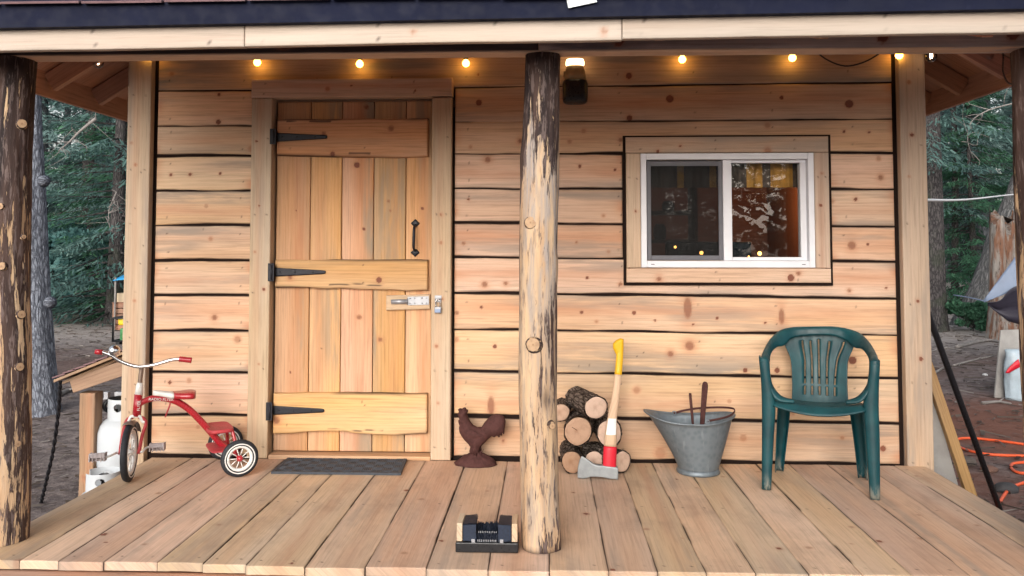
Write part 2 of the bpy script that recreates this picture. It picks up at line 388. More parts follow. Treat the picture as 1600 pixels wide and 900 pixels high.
oi = t.n('ObjectInfo'); hv = t.n('HueSaturation'); t.l(c, hv.inputs['Color']); t.l(t.mapr(oi.outputs['Random'], 0, 1, .72, 1.12), hv.inputs['Value']); t.l(t.mapr(oi.outputs['Random'], 0, 1, 1.2, .85), hv.inputs['Saturation']); c = hv.outputs[0]
M_CUT = t.bsdf(c, .8, bump=t.bump(t.noise(V, 200, 2), .3, .002), spec=.1)
# peeled log post
t = NT('peeled_log'); at = t.attr('grain'); V = at.outputs['Vector']; pa = t.attr('paint'); ps = t.n('SeparateColor'); t.l(pa.outputs['Color'], ps.inputs[0])
n1 = t.noise(t.scale(V, (4.5, 42, 42)), 1, 5, .62, .4); n2 = t.noise(t.scale(V, (13, 95, 95)), 1, 4, .65, .3); n3 = t.noise(t.scale(V, (2.2, 18, 18)), 1, 3, .5, .6)
c = t.mix(t.mapr(n3, .38, .62), (.57, .4, .25), (.46, .3, .18)); c = t.mix(t.mapr(n1, .5, .62, 0, .7), c, (.36, .28, .21))
c = t.mix(t.math('MULTIPLY', t.mapr(n2, .53, .62), t.mapr(n3, .36, .5)), c, (.17, .115, .085))
bk = t.math('ADD', ps.outputs[0], t.math('MULTIPLY', t.math('SUBTRACT', n1, .5), 1.5)); bk = t.math('ADD', bk, t.math('MULTIPLY', t.math('SUBTRACT', n2, .5), .8)); bk = t.math('ADD', bk, t.math('MULTIPLY', t.math('SUBTRACT', n3, .5), .9))
bkm = t.mapr(bk, .46, .55)
bc = t.mix(t.mapr(n3, .3, .7), (.02, .014, .015), (.085, .052, .043)); bc = t.mix(t.mapr(n2, .52, .62, 0, .55), bc, (.21, .16, .15))
c = t.mix(t.math('MULTIPLY', ps.outputs[1], t.mapr(n1, .35, .6)), c, (.34, .3, .28))
c = t.mix(bkm, c, bc); c = t.mix(ps.outputs[2], c, (.035, .02, .02))
M_POST = t.bsdf(c, .7, bump=t.bump(t.math('ADD', t.math('MULTIPLY', bkm, .8), t.math('MULTIPLY', n2, .8)), .7, .008), spec=.2)
# leaves: each clump keeps its own tone in 'paint'
def leafmat(name, a, b, hi):
    t = NT(name); pa = t.attr('paint'); ps = t.n('SeparateColor'); t.l(pa.outputs['Color'], ps.inputs[0])
    c = t.mix(ps.outputs[0], a, b); c = t.mix(t.mapr(ps.outputs[1], .78, 1., 0, .8), c, hi)
    b = t.n('BsdfPrincipled'); t.l(c, b.inputs['Base Color']); b.inputs['Roughness'].default_value = .6; b.inputs['Specular IOR Level'].default_value = .15
    tr = t.n('BsdfTranslucent'); t.l(c, tr.inputs[0]); m = t.n('MixShader'); m.inputs[0].default_value = .42; t.l(b.outputs[0], m.inputs[1]); t.l(tr.outputs[0], m.inputs[2]); t.l(m.outputs[0], t.out.inputs[0]); return t.m
M_FIR = leafmat('fir_needles', (.06, .125, .12), (.16, .28, .255), (.27, .41, .37))
M_FIRG = leafmat('green_needles', (.055, .135, .085), (.1, .25, .15), (.15, .34, .2))
M_LEAF = leafmat('blue_green_leaves', (.06, .15, .155), (.15, .31, .3), (.28, .45, .44))
M_FAR = leafmat('haze_tint_foliage', (.11, .18, .18), (.21, .33, .32), (.34, .46, .45))  # distance haze painted into the leaf colour, paler and bluer
M_FARFIR = leafmat('haze_tint_needles', (.11, .19, .19), (.23, .35, .335), (.35, .48, .46))  # far needles: haze is mixed into the base colours
M_FARB = barkmat('haze_tint_bark', (.05, .055, .065), (.14, .15, .165), 20, .8)  # far bark lightened in colour to stand in for haze
M_LITTER = leafmat('leaf_litter', (.06, .045, .04), (.2, .165, .14), (.42, .39, .36))
M_DEADW = plain('dead_wood', (.26, .24, .23), .85, var=.5, sc_=8, bump=.4)
M_ROT = plain('rotten_wood', (.27, .12, .06), .9, var=.7, sc_=9, bump=.8)
# ground
t = NT('forest_floor'); o = t.obj(); n1 = t.noise(o, .45, 4, .6); n2 = t.noise(o, 9, 6, .7); n3 = t.noise(o, 45, 4, .7)
sp = t.n('SeparateXYZ'); t.l(o, sp.inputs[0])
c = t.mix(t.mapr(n2, .35, .68), (.12, .1, .1), (.29, .245, .235)); c = t.mix(t.mapr(n3, .55, .75, 0, .7), c, (.42, .37, .35))
redm = t.math('MULTIPLY', t.mapr(sp.outputs[0], 1.5, 3.), t.mapr(t.math('ABSOLUTE', t.math('SUBTRACT', sp.outputs[1], 2.6)), .8, 3.2, 1., 0.)); redm = t.math('MULTIPLY', redm, t.mapr(n1, .3, .55))
c = t.mix(t.math('MULTIPLY', redm, .85), c, t.mix(n2, (.27, .11, .07), (.17, .08, .06)))
far = t.mapr(sp.outputs[1], 7.5, 10.5); c = t.mix(t.math('MULTIPLY', far, t.mapr(n2, .3, .6, .5, .95)), c, t.mix(n3, (.5, .46, .44), (.35, .31, .29)))
brn = t.mapr(t.math('ABSOLUTE', t.math('SUBTRACT', sp.outputs[1], 6.5)), .6, 2., .8, 0.); c = t.mix(t.math('MULTIPLY', brn, t.mapr(n1, .3, .5)), c, (.14, .09, .08))
M_GROUND = t.bsdf(c, .95, bump=t.bump(t.math('ADD', n2, t.math('MULTIPLY', n3, .5)), .8, .05), spec=.1)

# ------------------------------------------------------------------ painted wood boards
_bid = [0]
def board(mb, o, eu, ev, en, L, H, T, knots=(), cell=.007, wav=(0, 0), r=.006, grey=.5, warm=.5, slope=0., seed=None, nails=True, dark_edge=0., endw=0., cracks=()):
    """one plank: grain along eu, width along ev, face along en. knots: (u, v, r, kind). slope tilts the two long edges."""
    _bid[0] += 1; sd = _bid[0] if seed is None else seed; rg = np.random.default_rng(sd * 13 + 5)
    o, eu, ev, en = (np.array(x, float) for x in (o, eu, ev, en))
    def coords(n, a, k):
        k = max(2, int((n - 2 * a) / k)); return np.concatenate([[0, a * .3], np.linspace(a, n - a, k + 1), [n - a * .3, n]])
    us = coords(L, r, cell); ts = coords(H, r, cell) / H
    U, Tt = np.meshgrid(us, ts, indexing='ij')
    w0 = wav[0] * (vnoise(us * 3.1, us * 0 + sd, 3) - .5) * 2 + wav[0] * .5 * (vnoise(us * 11, us * 0 + sd, 4) - .5)
    w1 = wav[1] * (vnoise(us * 2.7, us * 0 + sd + .5, 5) - .5) * 2 + wav[1] * .5 * (vnoise(us * 12, us * 0 + sd, 6) - .5)
    V = (w0[:, None]) + Tt * (H + w1 - w0)[:, None]
    dU = np.minimum(U, L - U); dV = np.minimum(Tt, 1 - Tt) * H; d = np.minimum(dU, dV)
    q = np.clip(1 - d / r, 0, 1); N = -r * (1 - np.sqrt(np.clip(1 - q * q, 0, 1)))
    N += .0015 * (vnoise(U * 4, V * 12 + sd, 8) - .5) + .0012 * (vnoise(U * 30, V * 60, 9) - .5)
    P = np.zeros(U.shape + (4,))
    # stain and heartwood bands
    gs = rg.random(4); t0 = Tt + .1 * (vnoise(U * 2.3, V * 0 + sd, 11) - .5)
    P[..., 1] = grey * (gs[0] * sstep(.45, .05, t0) + gs[1] * sstep(.55, .95, t0)) * (.3 + vnoise(U * 2.2 + sd, V * 9, 12))
    P[..., 1] += grey * 1.1 * sstep(.62, .85, vnoise(U * 1.5 + sd * 3, V * 14, 13))
    P[..., 2] = warm * gs[2] * np.exp(-((t0 - .3 - .4 * gs[3]) / .2) ** 2) * (.4 + .9 * vnoise(U * 1.8 + sd, V * 5, 14))
    for sg_ in (0, 1):
        if endw and rg.random() < .6: P[..., 2] = np.maximum(P[..., 2], .9 * np.exp(-((U if sg_ else L - U) / (.02 + .03 * rg.random())) ** 2) * np.exp(-((t0 - rg.random()) / .3) ** 2))
    kn = list(knots)
    for (ku, kv, kr, kind) in kn:
        ax = {'s': 2.6, 'S': .35}.get(kind, 1.0)
        dd = np.hypot((U - ku) / (1 if kind != 'S' else .7), (V - kv) / (ax if kind == 's' else (2.4 if kind == 'S' else 1.)))
        kr = max(kr, .0035)
        if kind == 'n': P[..., 3] = np.maximum(P[..., 3], .8 * sstep(.0058, .002, dd)); continue
        if kind == 'f': P[..., 2] = np.maximum(P[..., 2], .8 * sstep(kr * 1.8, kr * .5, dd)); P[..., 0] = np.maximum(P[..., 0], .4 * sstep(kr * 1.3, kr * .6, dd)); continue
        amp = .95 if kind == 'b' else .62
        P[..., 0] = np.maximum(P[..., 0], amp * sstep(kr * 1.25, kr * .75, dd)); P[..., 0] = np.maximum(P[..., 0], .22 * np.exp(-(dd / (kr * 2.4)) ** 2))
        P[..., 2] = np.maximum(P[..., 2], (.9 if kind in 'rsS' else .55) * np.exp(-(dd / (kr * 2.0)) ** 2))
    if nails:
        for k in range(int(L / .42) + 1):
            for vv in (.22, .78):
                a = .06 + .41 * k + .02 * rg.random(); b = H * (vv + .06 * (rg.random() - .5))
                if rg.random() < .7: P[..., 3] = np.maximum(P[..., 3], .75 * sstep(.0066, .002, np.hypot(U - a, V - b)))
    for (u0, u1, v0, th) in cracks:
        cv = v0 + .006 * (vnoise(us * 9, us * 0 + sd, 21) - .5)[:, None] * 2
        P[..., 3] = np.maximum(P[..., 3], .9 * sstep(th, th * .3, np.abs(V - cv)) * (U > u0) * (U < u1) * (vnoise(U * 14, U * 0 + .5, 22) > .3))
    if dark_edge:
        e = sstep(dark_edge, 0, dV) * sstep(.35, .6, vnoise(U * 5 + sd, V * 25, 17)); P[..., 3] = np.maximum(P[..., 3], .85 * e)
    Wd = o + U[..., None] * eu + (V + slope * U)[..., None] * ev + N[..., None] * en
    off = rg.random(2) * 7
    G = np.stack([U + off[0], V + off[1], np.full(U.shape, sd * .37)], -1)
    nu, nv = U.shape
    flip = np.dot(np.cross(eu, ev), en) < 0
    fs = gridfaces(nu, nv)
    if flip: fs = [x[::-1] for x in fs]
    mb.add(Wd.reshape(-1, 3), fs, G.reshape(-1, 3), P.reshape(-1, 4))
    # skirt and back
    ring = [(i, 0) for i in range(nu)] + [(nu - 1, j) for j in range(1, nv)] + [(i, nv - 1) for i in range(nu - 2, -1, -1)] + [(0, j) for j in range(nv - 2, 0, -1)]
    ii = np.array([a for a, b in ring]); jj = np.array([b for a, b in ring])
    top = Wd[ii, jj]; bot = top - en * T; k = len(ring)
    g2 = np.concatenate([G[ii, jj], G[ii, jj] + np.array([0, .03, 0])]); p2 = np.concatenate([P[ii, jj], P[ii, jj]])
    fs = [(a, (a + 1) % k, (a + 1) % k + k, a + k) for a in range(k)]; fs = [x[::-1] if not flip else x for x in fs]
    back = tuple(range(k, 2 * k)); fs.append(back[::-1] if not flip else back)
    mb.add(np.concatenate([top, bot]), fs, g2, p2, smooth=False)

# knots of the front wall, read off in wall coordinates
KN = [(267,115,4,'f'),(340,190,4,'b'),(341,147,3,'b'),(391,232,6,'f'),(266,273,2.5,'b'),(296,272,2.5,'b'),(343,271,2,'b'),(321,322,4,'f'),(392,325,4,'f'),(316,358,1,'n'),(328,373,4,'f'),
(334,496,4.5,'r'),(294,544,1,'n'),(370,531,6,'f'),(264,598,2.7,'b'),(294,595,4,'f'),(308,668,4,'f'),(329,631,1,'n'),(369,549,1,'n'),(748,160,5,'b'),(747,118,2,'b'),(735,229,3,'f'),(813,220,4,'r'),(762,249,5,'r'),
(983,121,5,'b'),(984,185,4.5,'b'),(912,204,4,'f'),(890,221,4,'f'),(906,259,2.5,'b'),(961,264,2,'b'),(970,218,4,'r'),(724,380,3,'r'),(901,377,2.5,'r'),(951,391,3.5,'f'),(732,311,2,'b'),(943,335,3,'f'),(1047,155,6,'b'),
(1328,164,6.5,'b'),(1222,154,3,'b'),(1200,195,5,'f'),(1320,205,2,'b'),(1359,206,2,'b'),(1377,277,4.5,'r'),(1374,247,4,'f'),(1338,311,2.8,'b'),(1332,383,7,'r'),(1357,381,2,'b'),(1328,448,3,'r'),(1386,443,2,'b'),(1300,314,5,'f'),
(918,432,2.5,'b'),(970,441,3,'r'),(1107,453,1,'n'),(1175,457,5.5,'r'),(909,486,3,'b'),(932,500,3,'f'),(991,486,3,'b'),(1024,497,2,'b'),(1075,477,7,'s'),(1083,503,2,'b'),(1121,493,2.5,'b'),(1222,489,5,'s'),(1196,499,2,'b'),
(1078,537,7.5,'r'),(1048,550,5,'r'),(996,554,1,'n'),(1006,548,1,'n'),(1128,556,1,'n'),(1165,574,3.5,'b'),(1215,574,4,'b'),(905,571,1,'n'),(921,569,1,'n'),(995,607,6,'f'),(1117,623,1,'n'),(1140,623,4,'f'),(1162,681,6,'f'),(1032,706,9,'f'),
(757,444,5,'r'),(790,442,3.5,'r'),(752,480,2.5,'b'),(713,489,4,'r'),(773,541,3,'b'),(725,618,1,'n'),(767,634,6,'s'),(786,689,3,'r'),(713,531,4,'f'),(1333,557,6,'b'),(1317,680,4,'f'),(1381,696,4.5,'b'),(1370,690,5,'f'),(1240,640,4,'f')]
KW = []
for (a, b, r_, k) in KN:
    p = onY(a, b, -.01); KW.append((p[0], p[2], r_ / 290., k))
def local_knots(x0, x1, z0, z1): return [(x - x0, z - z0, r_, k) for (x, z, r_, k) in KW if x0 < x < x1 and z0 < z < z1]

# ------------------------------------------------------------------ CABIN
cabin = empty('cabin', (-.155, 1.3, 0), 'small pine plank cabin with a covered front porch', 'cabin')
XL, XR, YB = -2.295, 1.99, 2.9
ex, ey, ez = (1, 0, 0), (0, 1, 0), (0, 0, 1)
FY = (0, -1, 0)
sid = MB()
def sboard(x0, x1, za0, za1, zb0, zb1, **kw):
    """siding board: bottom za0/za1 and top zb0/zb1 at x0/x1"""
    L = x1 - x0; sl = ((za1 - za0) + (zb1 - zb0)) / 2 / L; H = ((zb0 - za0) + (zb1 - za1)) / 2
    board(sid, (x0, 0, za0), ex, ez, FY, L, H, .024, local_knots(x0, x1, za0, zb0), wav=(.0055, .004), r=.008, slope=sl, grey=.6, warm=.8, dark_edge=.006, endw=1, **kw)
_gr = np.random.default_rng(41)
def gap(z): return (.55 + .8 * _gr.random()) * (.003 if z > 1.7 else (.005 if z > 1.4 else .0066))
Ls = [2.12, 1.992, 1.798, 1.632, 1.441, 1.25, 1.057, .869, .674, .449, .221, .008]
for a, b in zip(Ls[1:-1], Ls[2:]): sboard(-2.147, -1.609, b + gap(b), b + gap(b), a - gap(a) * .6, a - gap(a) * .6)
Rs = [(1.995, 2.007), (1.806, 1.811), (1.634, 1.627), (1.446, 1.436), (1.262, 1.239), (1.076, 1.053), (.883, .858), (.691, .665), (.462, .44), (.235, .205), (.014, .006)]
def zr(p, x): return p[0] + (p[1] - p[0]) * (x + .5) / 2.35
for a, b in zip(Rs[:-1], Rs[1:]):
    ga, gb = gap(a[0]) * .6, gap(b[0])
    if a[0] < 1.7 and b[0] > .93: segs = [(-.497, .409), (1.511, 1.842)]
    else: segs = [(-.497, 1.842)]
    for x0, x1 in segs:
        cr = [(.93, 1.32, .092, .0035)] if abs(a[0] - 1.446) < .01 and x0 < 0 else ()
        sboard(x0, x1, zr(b, x0) + gb, zr(b, x1) + gb, zr(a, x0) - ga, zr(a, x1) - ga, cracks=cr)
board(sid, (-2.147, 0, 1.996), ex, ez, FY, 3.99, .26, .024, local_knots(-2.147, 1.842, 1.996, 2.3), wav=(.002, 0), r=.007, grey=.9, warm=.3, slope=.0042)
sid.build('siding', M_WALL, cabin)
# wall core with a window opening, side and back walls
core = MB()
def cbox(mb, x0, x1, y0, y1, z0, z1, ch=0): box(mb, ((x0 + x1) / 2, (y0 + y1) / 2, (z0 + z1) / 2), (x1 - x0, y1 - y0, z1 - z0), ch=ch)
cbox(core, -2.2, -1.6, .006, .08, -.3, 2.6); cbox(core, -1.6, -.5, .07, .12, -.3, 2.6); cbox(core, -.5, .5, .006, .08, -.3, 2.6); cbox(core, 1.415, 1.9, .006, .08, -.3, 2.6)
cbox(core, .5, 1.415, .006, .08, -.3, 1.02); cbox(core, .5, 1.415, .006, .08, 1.635, 2.6)
core.build('wall_core', M_GAP, cabin)
sw = MB()
for k in range(12):
    z = k * .2
    box(sw, (XL + .02, YB / 2 + .04, z - .1), (.03, YB - .08, .19)); box(sw, (XR - .02, YB / 2 + .04, z - .1), (.03, YB - .08, .19)); box(sw, ((XL + XR) / 2, YB, z - .1), (XR - XL - .07, .03, .19))
sw.build('side_siding', M_WALL, cabin)
tr = MB()
board(tr, (XL, -.042, -.16), ez, ex, FY, 2.5, .13, .04, [(z, .05 + .03 * math.sin(z * 9), .01, 'f') for z in (1.86, 1.74, 1.0)] + [(z, .02 + .09 * ((i * 37) % 10) / 10, .004, 'n') for i, z in enumerate((1.95, 1.7, 1.5, 1.42, 1.2, 1.05, .8, .6, .55, .4))], grey=.8, warm=.4, slope=.0, r=.004)
tr.build('corner_trim', M_TRIM, cabin)
tr = MB()
board(tr, (1.862, -.042, -.05), ez, ex, FY, 2.4, .135, .04, [(2.05, .05, .012, 'f'), (1.77, .06, .009, 'b'), (1.55, .04, .007, 'f'), (.9, .07, .008, 'b'), (.6, .08, .01, 'b')], grey=.9, warm=.3, r=.004)
tr.build('corner_trim', M_TRIM, cabin)
# foundation skirt so nothing floats
fd = MB(); cbox(fd, XL + .05, XR - .05, .03, YB - .02, -.5, -.3); fd.build('foundation', M_RIM, cabin)

# door casing
cs = MB()
board(cs, (-1.603, -.045, .004), ez, ex, FY, 1.938, .112, .11, [(1.7, .03, .006, 'b'), (1.35, .05, .006, 'b'), (1.1, .03, .008, 'f'), (.5, .06, .008, 'f'), (.9, .08, .008, 'b')], grey=.5, warm=.55, r=.005)
cs.build('door_jamb', M_TRIM, cabin)
cs = MB()
board(cs, (-.616, -.045, .004), ez, ex, FY, 1.934, .106, .11, [(1.3, .05, .007, 'r'), (.85, .06, .006, 'r'), (.6, .03, .007, 'r'), (1.15, .05, .011, 'f'), (.3, .04, .008, 'f')], grey=.5, warm=.6, r=.005)
cs.build('door_jamb', M_TRIM, cabin)
cs = MB()
board(cs, (-1.6055, -.049, 1.944), ex, ez, FY, 1.1, .101, .115, [(.42, .045, .014, 'f'), (.55, .06, .006, 'b'), (.9, .03, .005, 'b')], grey=.7, warm=.7, r=.005)
cs.build('door_header', M_TRIM, cabin)
th = MB(); box(th, (-1.05, .0, .013), (.868, .1, .022)); th.build('threshold', M_DOOR, cabin)

# door
door = put('door', bpy.data.meshes.new('x'), cabin); bpy.data.objects.remove(door)
dm = MB(); xs = [-1.484, -1.293, -1.119, -.943, -.766, -.622]
dk = [[(.42, .09, .006, 'b'), (1.3, .11, .005, 'b')], [(1.02, .12, .011, 'b'), (.3, .08, .006, 'n'), (.55, .07, .009, 'n')], [(.72, .1, .014, 'r'), (1.55, .08, .016, 'b'), (1.2, .12, .009, 'b'), (1.87, .13, .014, 'r')], [(.6, .04, .012, 'r'), (.14, .07, .02, 'S'), (1.35, .08, .008, 'r'), (1.3, .09, .007, 'r')], [(.12, .07, .017, 'r'), (1.63, .02, .013, 'r'), (1.31, .09, .009, 'b')]]
for i in range(5):
    board(dm, (xs[i] + .002, .022, .03), ez, ex, FY, 1.9, xs[i + 1] - xs[i] - .004, .03, dk[i], grey=1., warm=.8 if i != 3 else 1.6, r=.004, nails=False, seed=300 + i)
door = dm.build('door', M_DOOR, cabin)
DL = [((-1.474, 1.625), .832, .203, [(.63, .15, .018, 'r'), (.26, .125, .012, 'r'), (.31, .012, .014, 'b')], 401), ((-1.474, .908), .834, .155, [(.57, .045, .016, 'b'), (.085, .06, .013, 'r')], 402), ((-1.474, .132), .834, .215, [(.02, .066, .019, 'r'), (.5, .15, .005, 'n')], 403)]
for (x, z), L, H, kn, sd in DL:
    lm = MB(); board(lm, (x, -.012, z), ex, ez, FY, L, H, .034, kn, wav=(.014, .009), r=.007, grey=.25, warm=.35, seed=sd, dark_edge=.016, cracks=[(.3, .6, .02, .004)] if sd != 401 else [(.05, .3, H - .01, .004), (.4, .52, .018, .007)])
    lm.build('ledge', M_DOOR, door)
for z, H in ((1.730, .085), (.995, .097), (.254, .096)):
    hm = MB(); box(hm, (-1.482, -.05, z), (.034, .006, H), ch=.002)
    inflate(hm, [(-1.468, z - .024), (-1.468, z + .024), (-1.21, z + .011), (-1.196, z + .008), (-1.190, z), (-1.196, z - .008), (-1.21, z - .01)], frame((0, -.018, 0), ex, ez), .004, lambda d: .003 + 0 * d)
    tube(hm, [(-1.478, -.0525, z - H / 2 + .006), (-1.478, -.0525, z + H / 2 - .006)], .006, 10)
    box(hm, (-1.47, -.034, z), (.008, .034, .05), ch=.001)
    for q in (-1.44, -1.36, -1.26): lathe(hm, [(.005, 0), (.004, .003), (0, .0035)], 10, axisM((q, -.021, z), FY))
    hm.build('hinge', M_IRON, door)
hm = MB(); hx = -.713
for z in (1.262, 1.098):
    s = 1 if z > 1.2 else -1
    inflate(hm, [(hx + .006, z - s * .022), (hx + .026, z - s * .002), (hx + .014, z + s * .008), (hx, z + s * .022), (hx - .014, z + s * .008), (hx - .026, z - s * .002), (hx - .006, z - s * .022)], frame((0, .019, 0), ex, ez), .003, lambda d: .002 + np.minimum(d, .008) * .5)
tube(hm, [(hx, .014, 1.25), (hx, -.02, 1.232), (hx - .001, -.026, 1.18), (hx - .002, -.02, 1.128), (hx, .014, 1.11)], [.006, .0075, .0085, .0075, .006], 10, sub=5)
hm.build('handle', M_IRON, door)
hb = MB(); board(hb, (-.866, -.004, .79), ex, ez, FY, .238, .079, .024, [], cell=.01, r=.004, grey=.3, warm=.6, slope=.03, nails=False); hb = hb.build('hasp_block', M_TRIM, door)
hs = MB(); box(hs, (-.69, -.0068, .842), (.115, .005, .046), Matrix.Rotation(-.03, 3, 'Y'), ch=.001); tube(hs, [(-.835, -.012, .836), (-.75, -.014, .838)], .013, 12)
for dx in (-.045, -.02, .02, .045):
    for dz in (-.014, .014): lathe(hs, [(.004, 0), (.002, .003), (0, .003)], 8, axisM((-.69 + dx, -.0095, .842 + dz + dx * .03), FY))
tube(hs, [(-.75, -.011, .838), (-.747, -.011, .838)], .018, 12)
hs.build('hasp', M_STEEL, door)
st = MB(); box(st, (-.578, -.0475, .855), (.036, .004, .036), ch=.001); tube(st, [(-.590, -.049, .855), (-.590, -.066, .855), (-.566, -.066, .855), (-.566, -.049, .855)], .003, 8, sub=4)
st.build('staple', M_STEEL, cabin)

# padlock hangs from the staple
pl = empty('padlock', (-.578, -.06, .78), 'small silver padlock hanging on the staple of the door jamb', 'padlock')
m = MB(); box(m, (-.577, -.063, .797), (.037, .015, .034), ch=.004); m.build('lock_body', M_STEEL, pl)
m = MB(); tube(m, [(-.588, -.063, .812), (-.588, -.063, .84), (-.577, -.063, .853), (-.566, -.063, .84), (-.566, -.063, .812)], .0033, 8, sub=5); m.build('shackle', M_CHROME, pl)
m = MB(); box(m, (-.577, -.0715, .793), (.03, .002, .018), ch=.0005); m.build('bumper', plain('lock_blue', (.25, .33, .5), .4), pl)

# window
wx0, wx1, wz0, wz1 = .503, 1.413, 1.022, 1.630
wm = MB(); Yf, Yb = -.035, .07
def ring_frame(mb, x0, x1, z0, z1, y0, y1, w, wb=None, wt=None, ch=.003):
    wb = w if wb is None else wb; wt = w if wt is None else wt
    cbox(mb, x0, x0 + w, y0, y1, z0, z1, ch); cbox(mb, x1 - w, x1, y0, y1, z0, z1, ch); cbox(mb, x0 + w + .0003, x1 - w - .0003, y0 + .0006, y1 - .0006, z0, z0 + wb, ch); cbox(mb, x0 + w + .0003, x1 - w - .0003, y0 + .0006, y1 - .0006, z1 - wt, z1, ch)
ring_frame(wm, wx0, wx1, wz0, wz1, Yf, Yb, .03, .036, .034)
window = wm.build('window', M_WHITE, cabin)
m = MB(); xm = .962
cbox(m, xm - .022, xm + .024, -.018, .055, wz0 + .037, wz1 - .035, .003)                # meeting stile
cbox(m, xm + .025, wx1 - .031, .0, .05, wz0 + .037, wz0 + .055, .002); cbox(m, xm + .025, wx1 - .031, .0, .05, wz1 - .05, wz1 - .035, .002); cbox(m, wx1 - .062, wx1 - .031, .002, .052, wz0 + .055, wz1 - .05, .002)
m.build('sash', M_WHITE, window)
m = MB(); ring_frame(m, wx0 + .034, xm - .023, wz0 + .04, wz1 - .04, -.012, .004, .022, .024, .026, .002); m.build('screen_frame', plain('screen_grey', (.13, .13, .15), .5), window)
m = MB(); cbox(m, wx0 + .056, xm - .045, -.005, -.0045, wz0 + .064, wz1 - .066); m.build('screen', M_MESH, window)
m = MB(); cbox(m, wx0 + .033, xm - .02, .03, .034, wz0 + .037, wz1 - .035); m.build('pane', M_PANE, window)
m = MB(); cbox(m, xm + .024, wx1 - .06, .022, .026, wz0 + .053, wz1 - .048); m.build('pane', M_PANE, window)
m = MB()
for x in (.563, 1.352): m = MB(); box(m, (x, Yf - .0006, wz0 + .017), (.018, .002, .003), ch=0); m.build('weep_hole', M_GAP, window)
# casing boards and the dark line round them
m = MB(); cx0, cx1, cz0, cz1 = .425, 1.493, .943, 1.718
board(m, (cx0, -.03, 1.634), ex, ez, FY, 1.068, .084, .03, [(.29, .035, .006, 'b'), (.17, .006, .008, 'b'), (.75, .008, .02, 'f')], grey=.7, warm=.2, r=.004, seed=501)
board(m, (cx0, -.03, .943), ex, ez, FY, 1.07, .0745, .03, [(.17, .02, .013, 'r'), (.86, .026, .018, 'b'), (.9, .05, .012, 'r')], grey=.3, warm=.3, r=.004, seed=502)
board(m, (cx0 + .001, -.03, 1.0205), ez, ex, FY, .611, .0755, .03, [(.3, .05, .006, 'b')], grey=.3, warm=.3, r=.004, seed=503)
board(m, (1.416, -.03, 1.0205), ez, ex, FY, .611, .077, .03, [(.33, .03, .008, 'b'), (.5, .04, .01, 'f')], grey=.4, warm=.4, r=.004, seed=504)
m.build('casing', M_TRIM, window)
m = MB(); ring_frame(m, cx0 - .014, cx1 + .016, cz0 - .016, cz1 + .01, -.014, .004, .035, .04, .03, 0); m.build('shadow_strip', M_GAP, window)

# room behind the window
m = MB(); cbox(m, -2.2, 1.9, 2.55, 2.6, -.05, 2.5); cbox(m, -2.2, -2.15, .13, 2.55, -.05, 2.5); cbox(m, 1.85, 1.9, .13, 2.55, -.05, 2.5)
m.build('room_lining', M_ROOM, cabin)
m = MB(); cbox(m, -2.15, 1.85, .13, 2.55, -.06, -.02); m.build('room_floor', M_ROOM, cabin); m = MB(); cbox(m, -2.15, 1.85, .13, 2.55, 2.4, 2.45); m.build('room_ceiling', M_ROOM, cabin)

# deck
dk_ = MB()
seams = [-2.125, -1.90, -1.757, -1.588, -1.392, -1.226, -1.068, -.854, -.640, -.425, -.207, .008, .214, .385, .552, .722, .905, 1.09, 1.258, 1.456, 1.645, 1.80, 1.955]
for i, (a, b) in enumerate(zip(seams[:-1], seams[1:])):
    g = np.random.default_rng(900 + i); kn = [(g.random() * 1.4, g.random() * (b - a), .006 + .010 * g.random(), g.choice(['f', 'f', 'b', 'f'])) for _ in range(2)] + [(u_ + .01 * g.random(), v_ * (b - a) + .006 * g.random(), .004, 'n') for u_ in (.05, .72, 1.38) for v_ in (.22, .78)]
    fr = -1.49 + .012 * (g.random() - .5) - (.01 if 5 < i < 13 else 0); gp = .0008 + .002 * g.random()
    board(dk_, (b - gp, fr, .003 * (g.random() - .5)), ey, (-1, 0, 0), ez, -fr - .03, b - a - gp, .027, kn, cell=.0085, r=.003, grey=.5, warm=.6, dark_edge=.005, nails=False, seed=700 + i, slope=.0, wav=(.001, .001),
          cracks=())
deck = dk_.build('porch_deck', M_DECK, cabin)
m = MB(); board(m, (-2.1, -1.462, -.20), ex, ez, FY, 2.08, .155, .04, [(.4, .07, .02, 'b'), (1.9, .1, .03, 'f'), (.1, .1, .03, 'f')], cell=.015, grey=.3, warm=1.2, seed=801, nails=False); board(m, (-.017, -.0 - 1.462, -.205), ex, ez, FY, 1.95, .16, .04, [(.9, .09, .02, 'f')], cell=.015, grey=.2, warm=.3, seed=802, nails=False)
box(m, (-2.09, -.75, -.125), (.04, 1.36, .155)); box(m, (1.92, -.75, -.125), (.04, 1.36, .155))
m.build('rim_joist', M_RIM, deck)
m = MB()
for x in (-2.0, -.7, .6, 1.85):
    for y in (-1.36, -.2): m = MB(); box(m, (x, y, -.34), (.1, .1, .27)); m.build('deck_pier', M_RIM, deck)

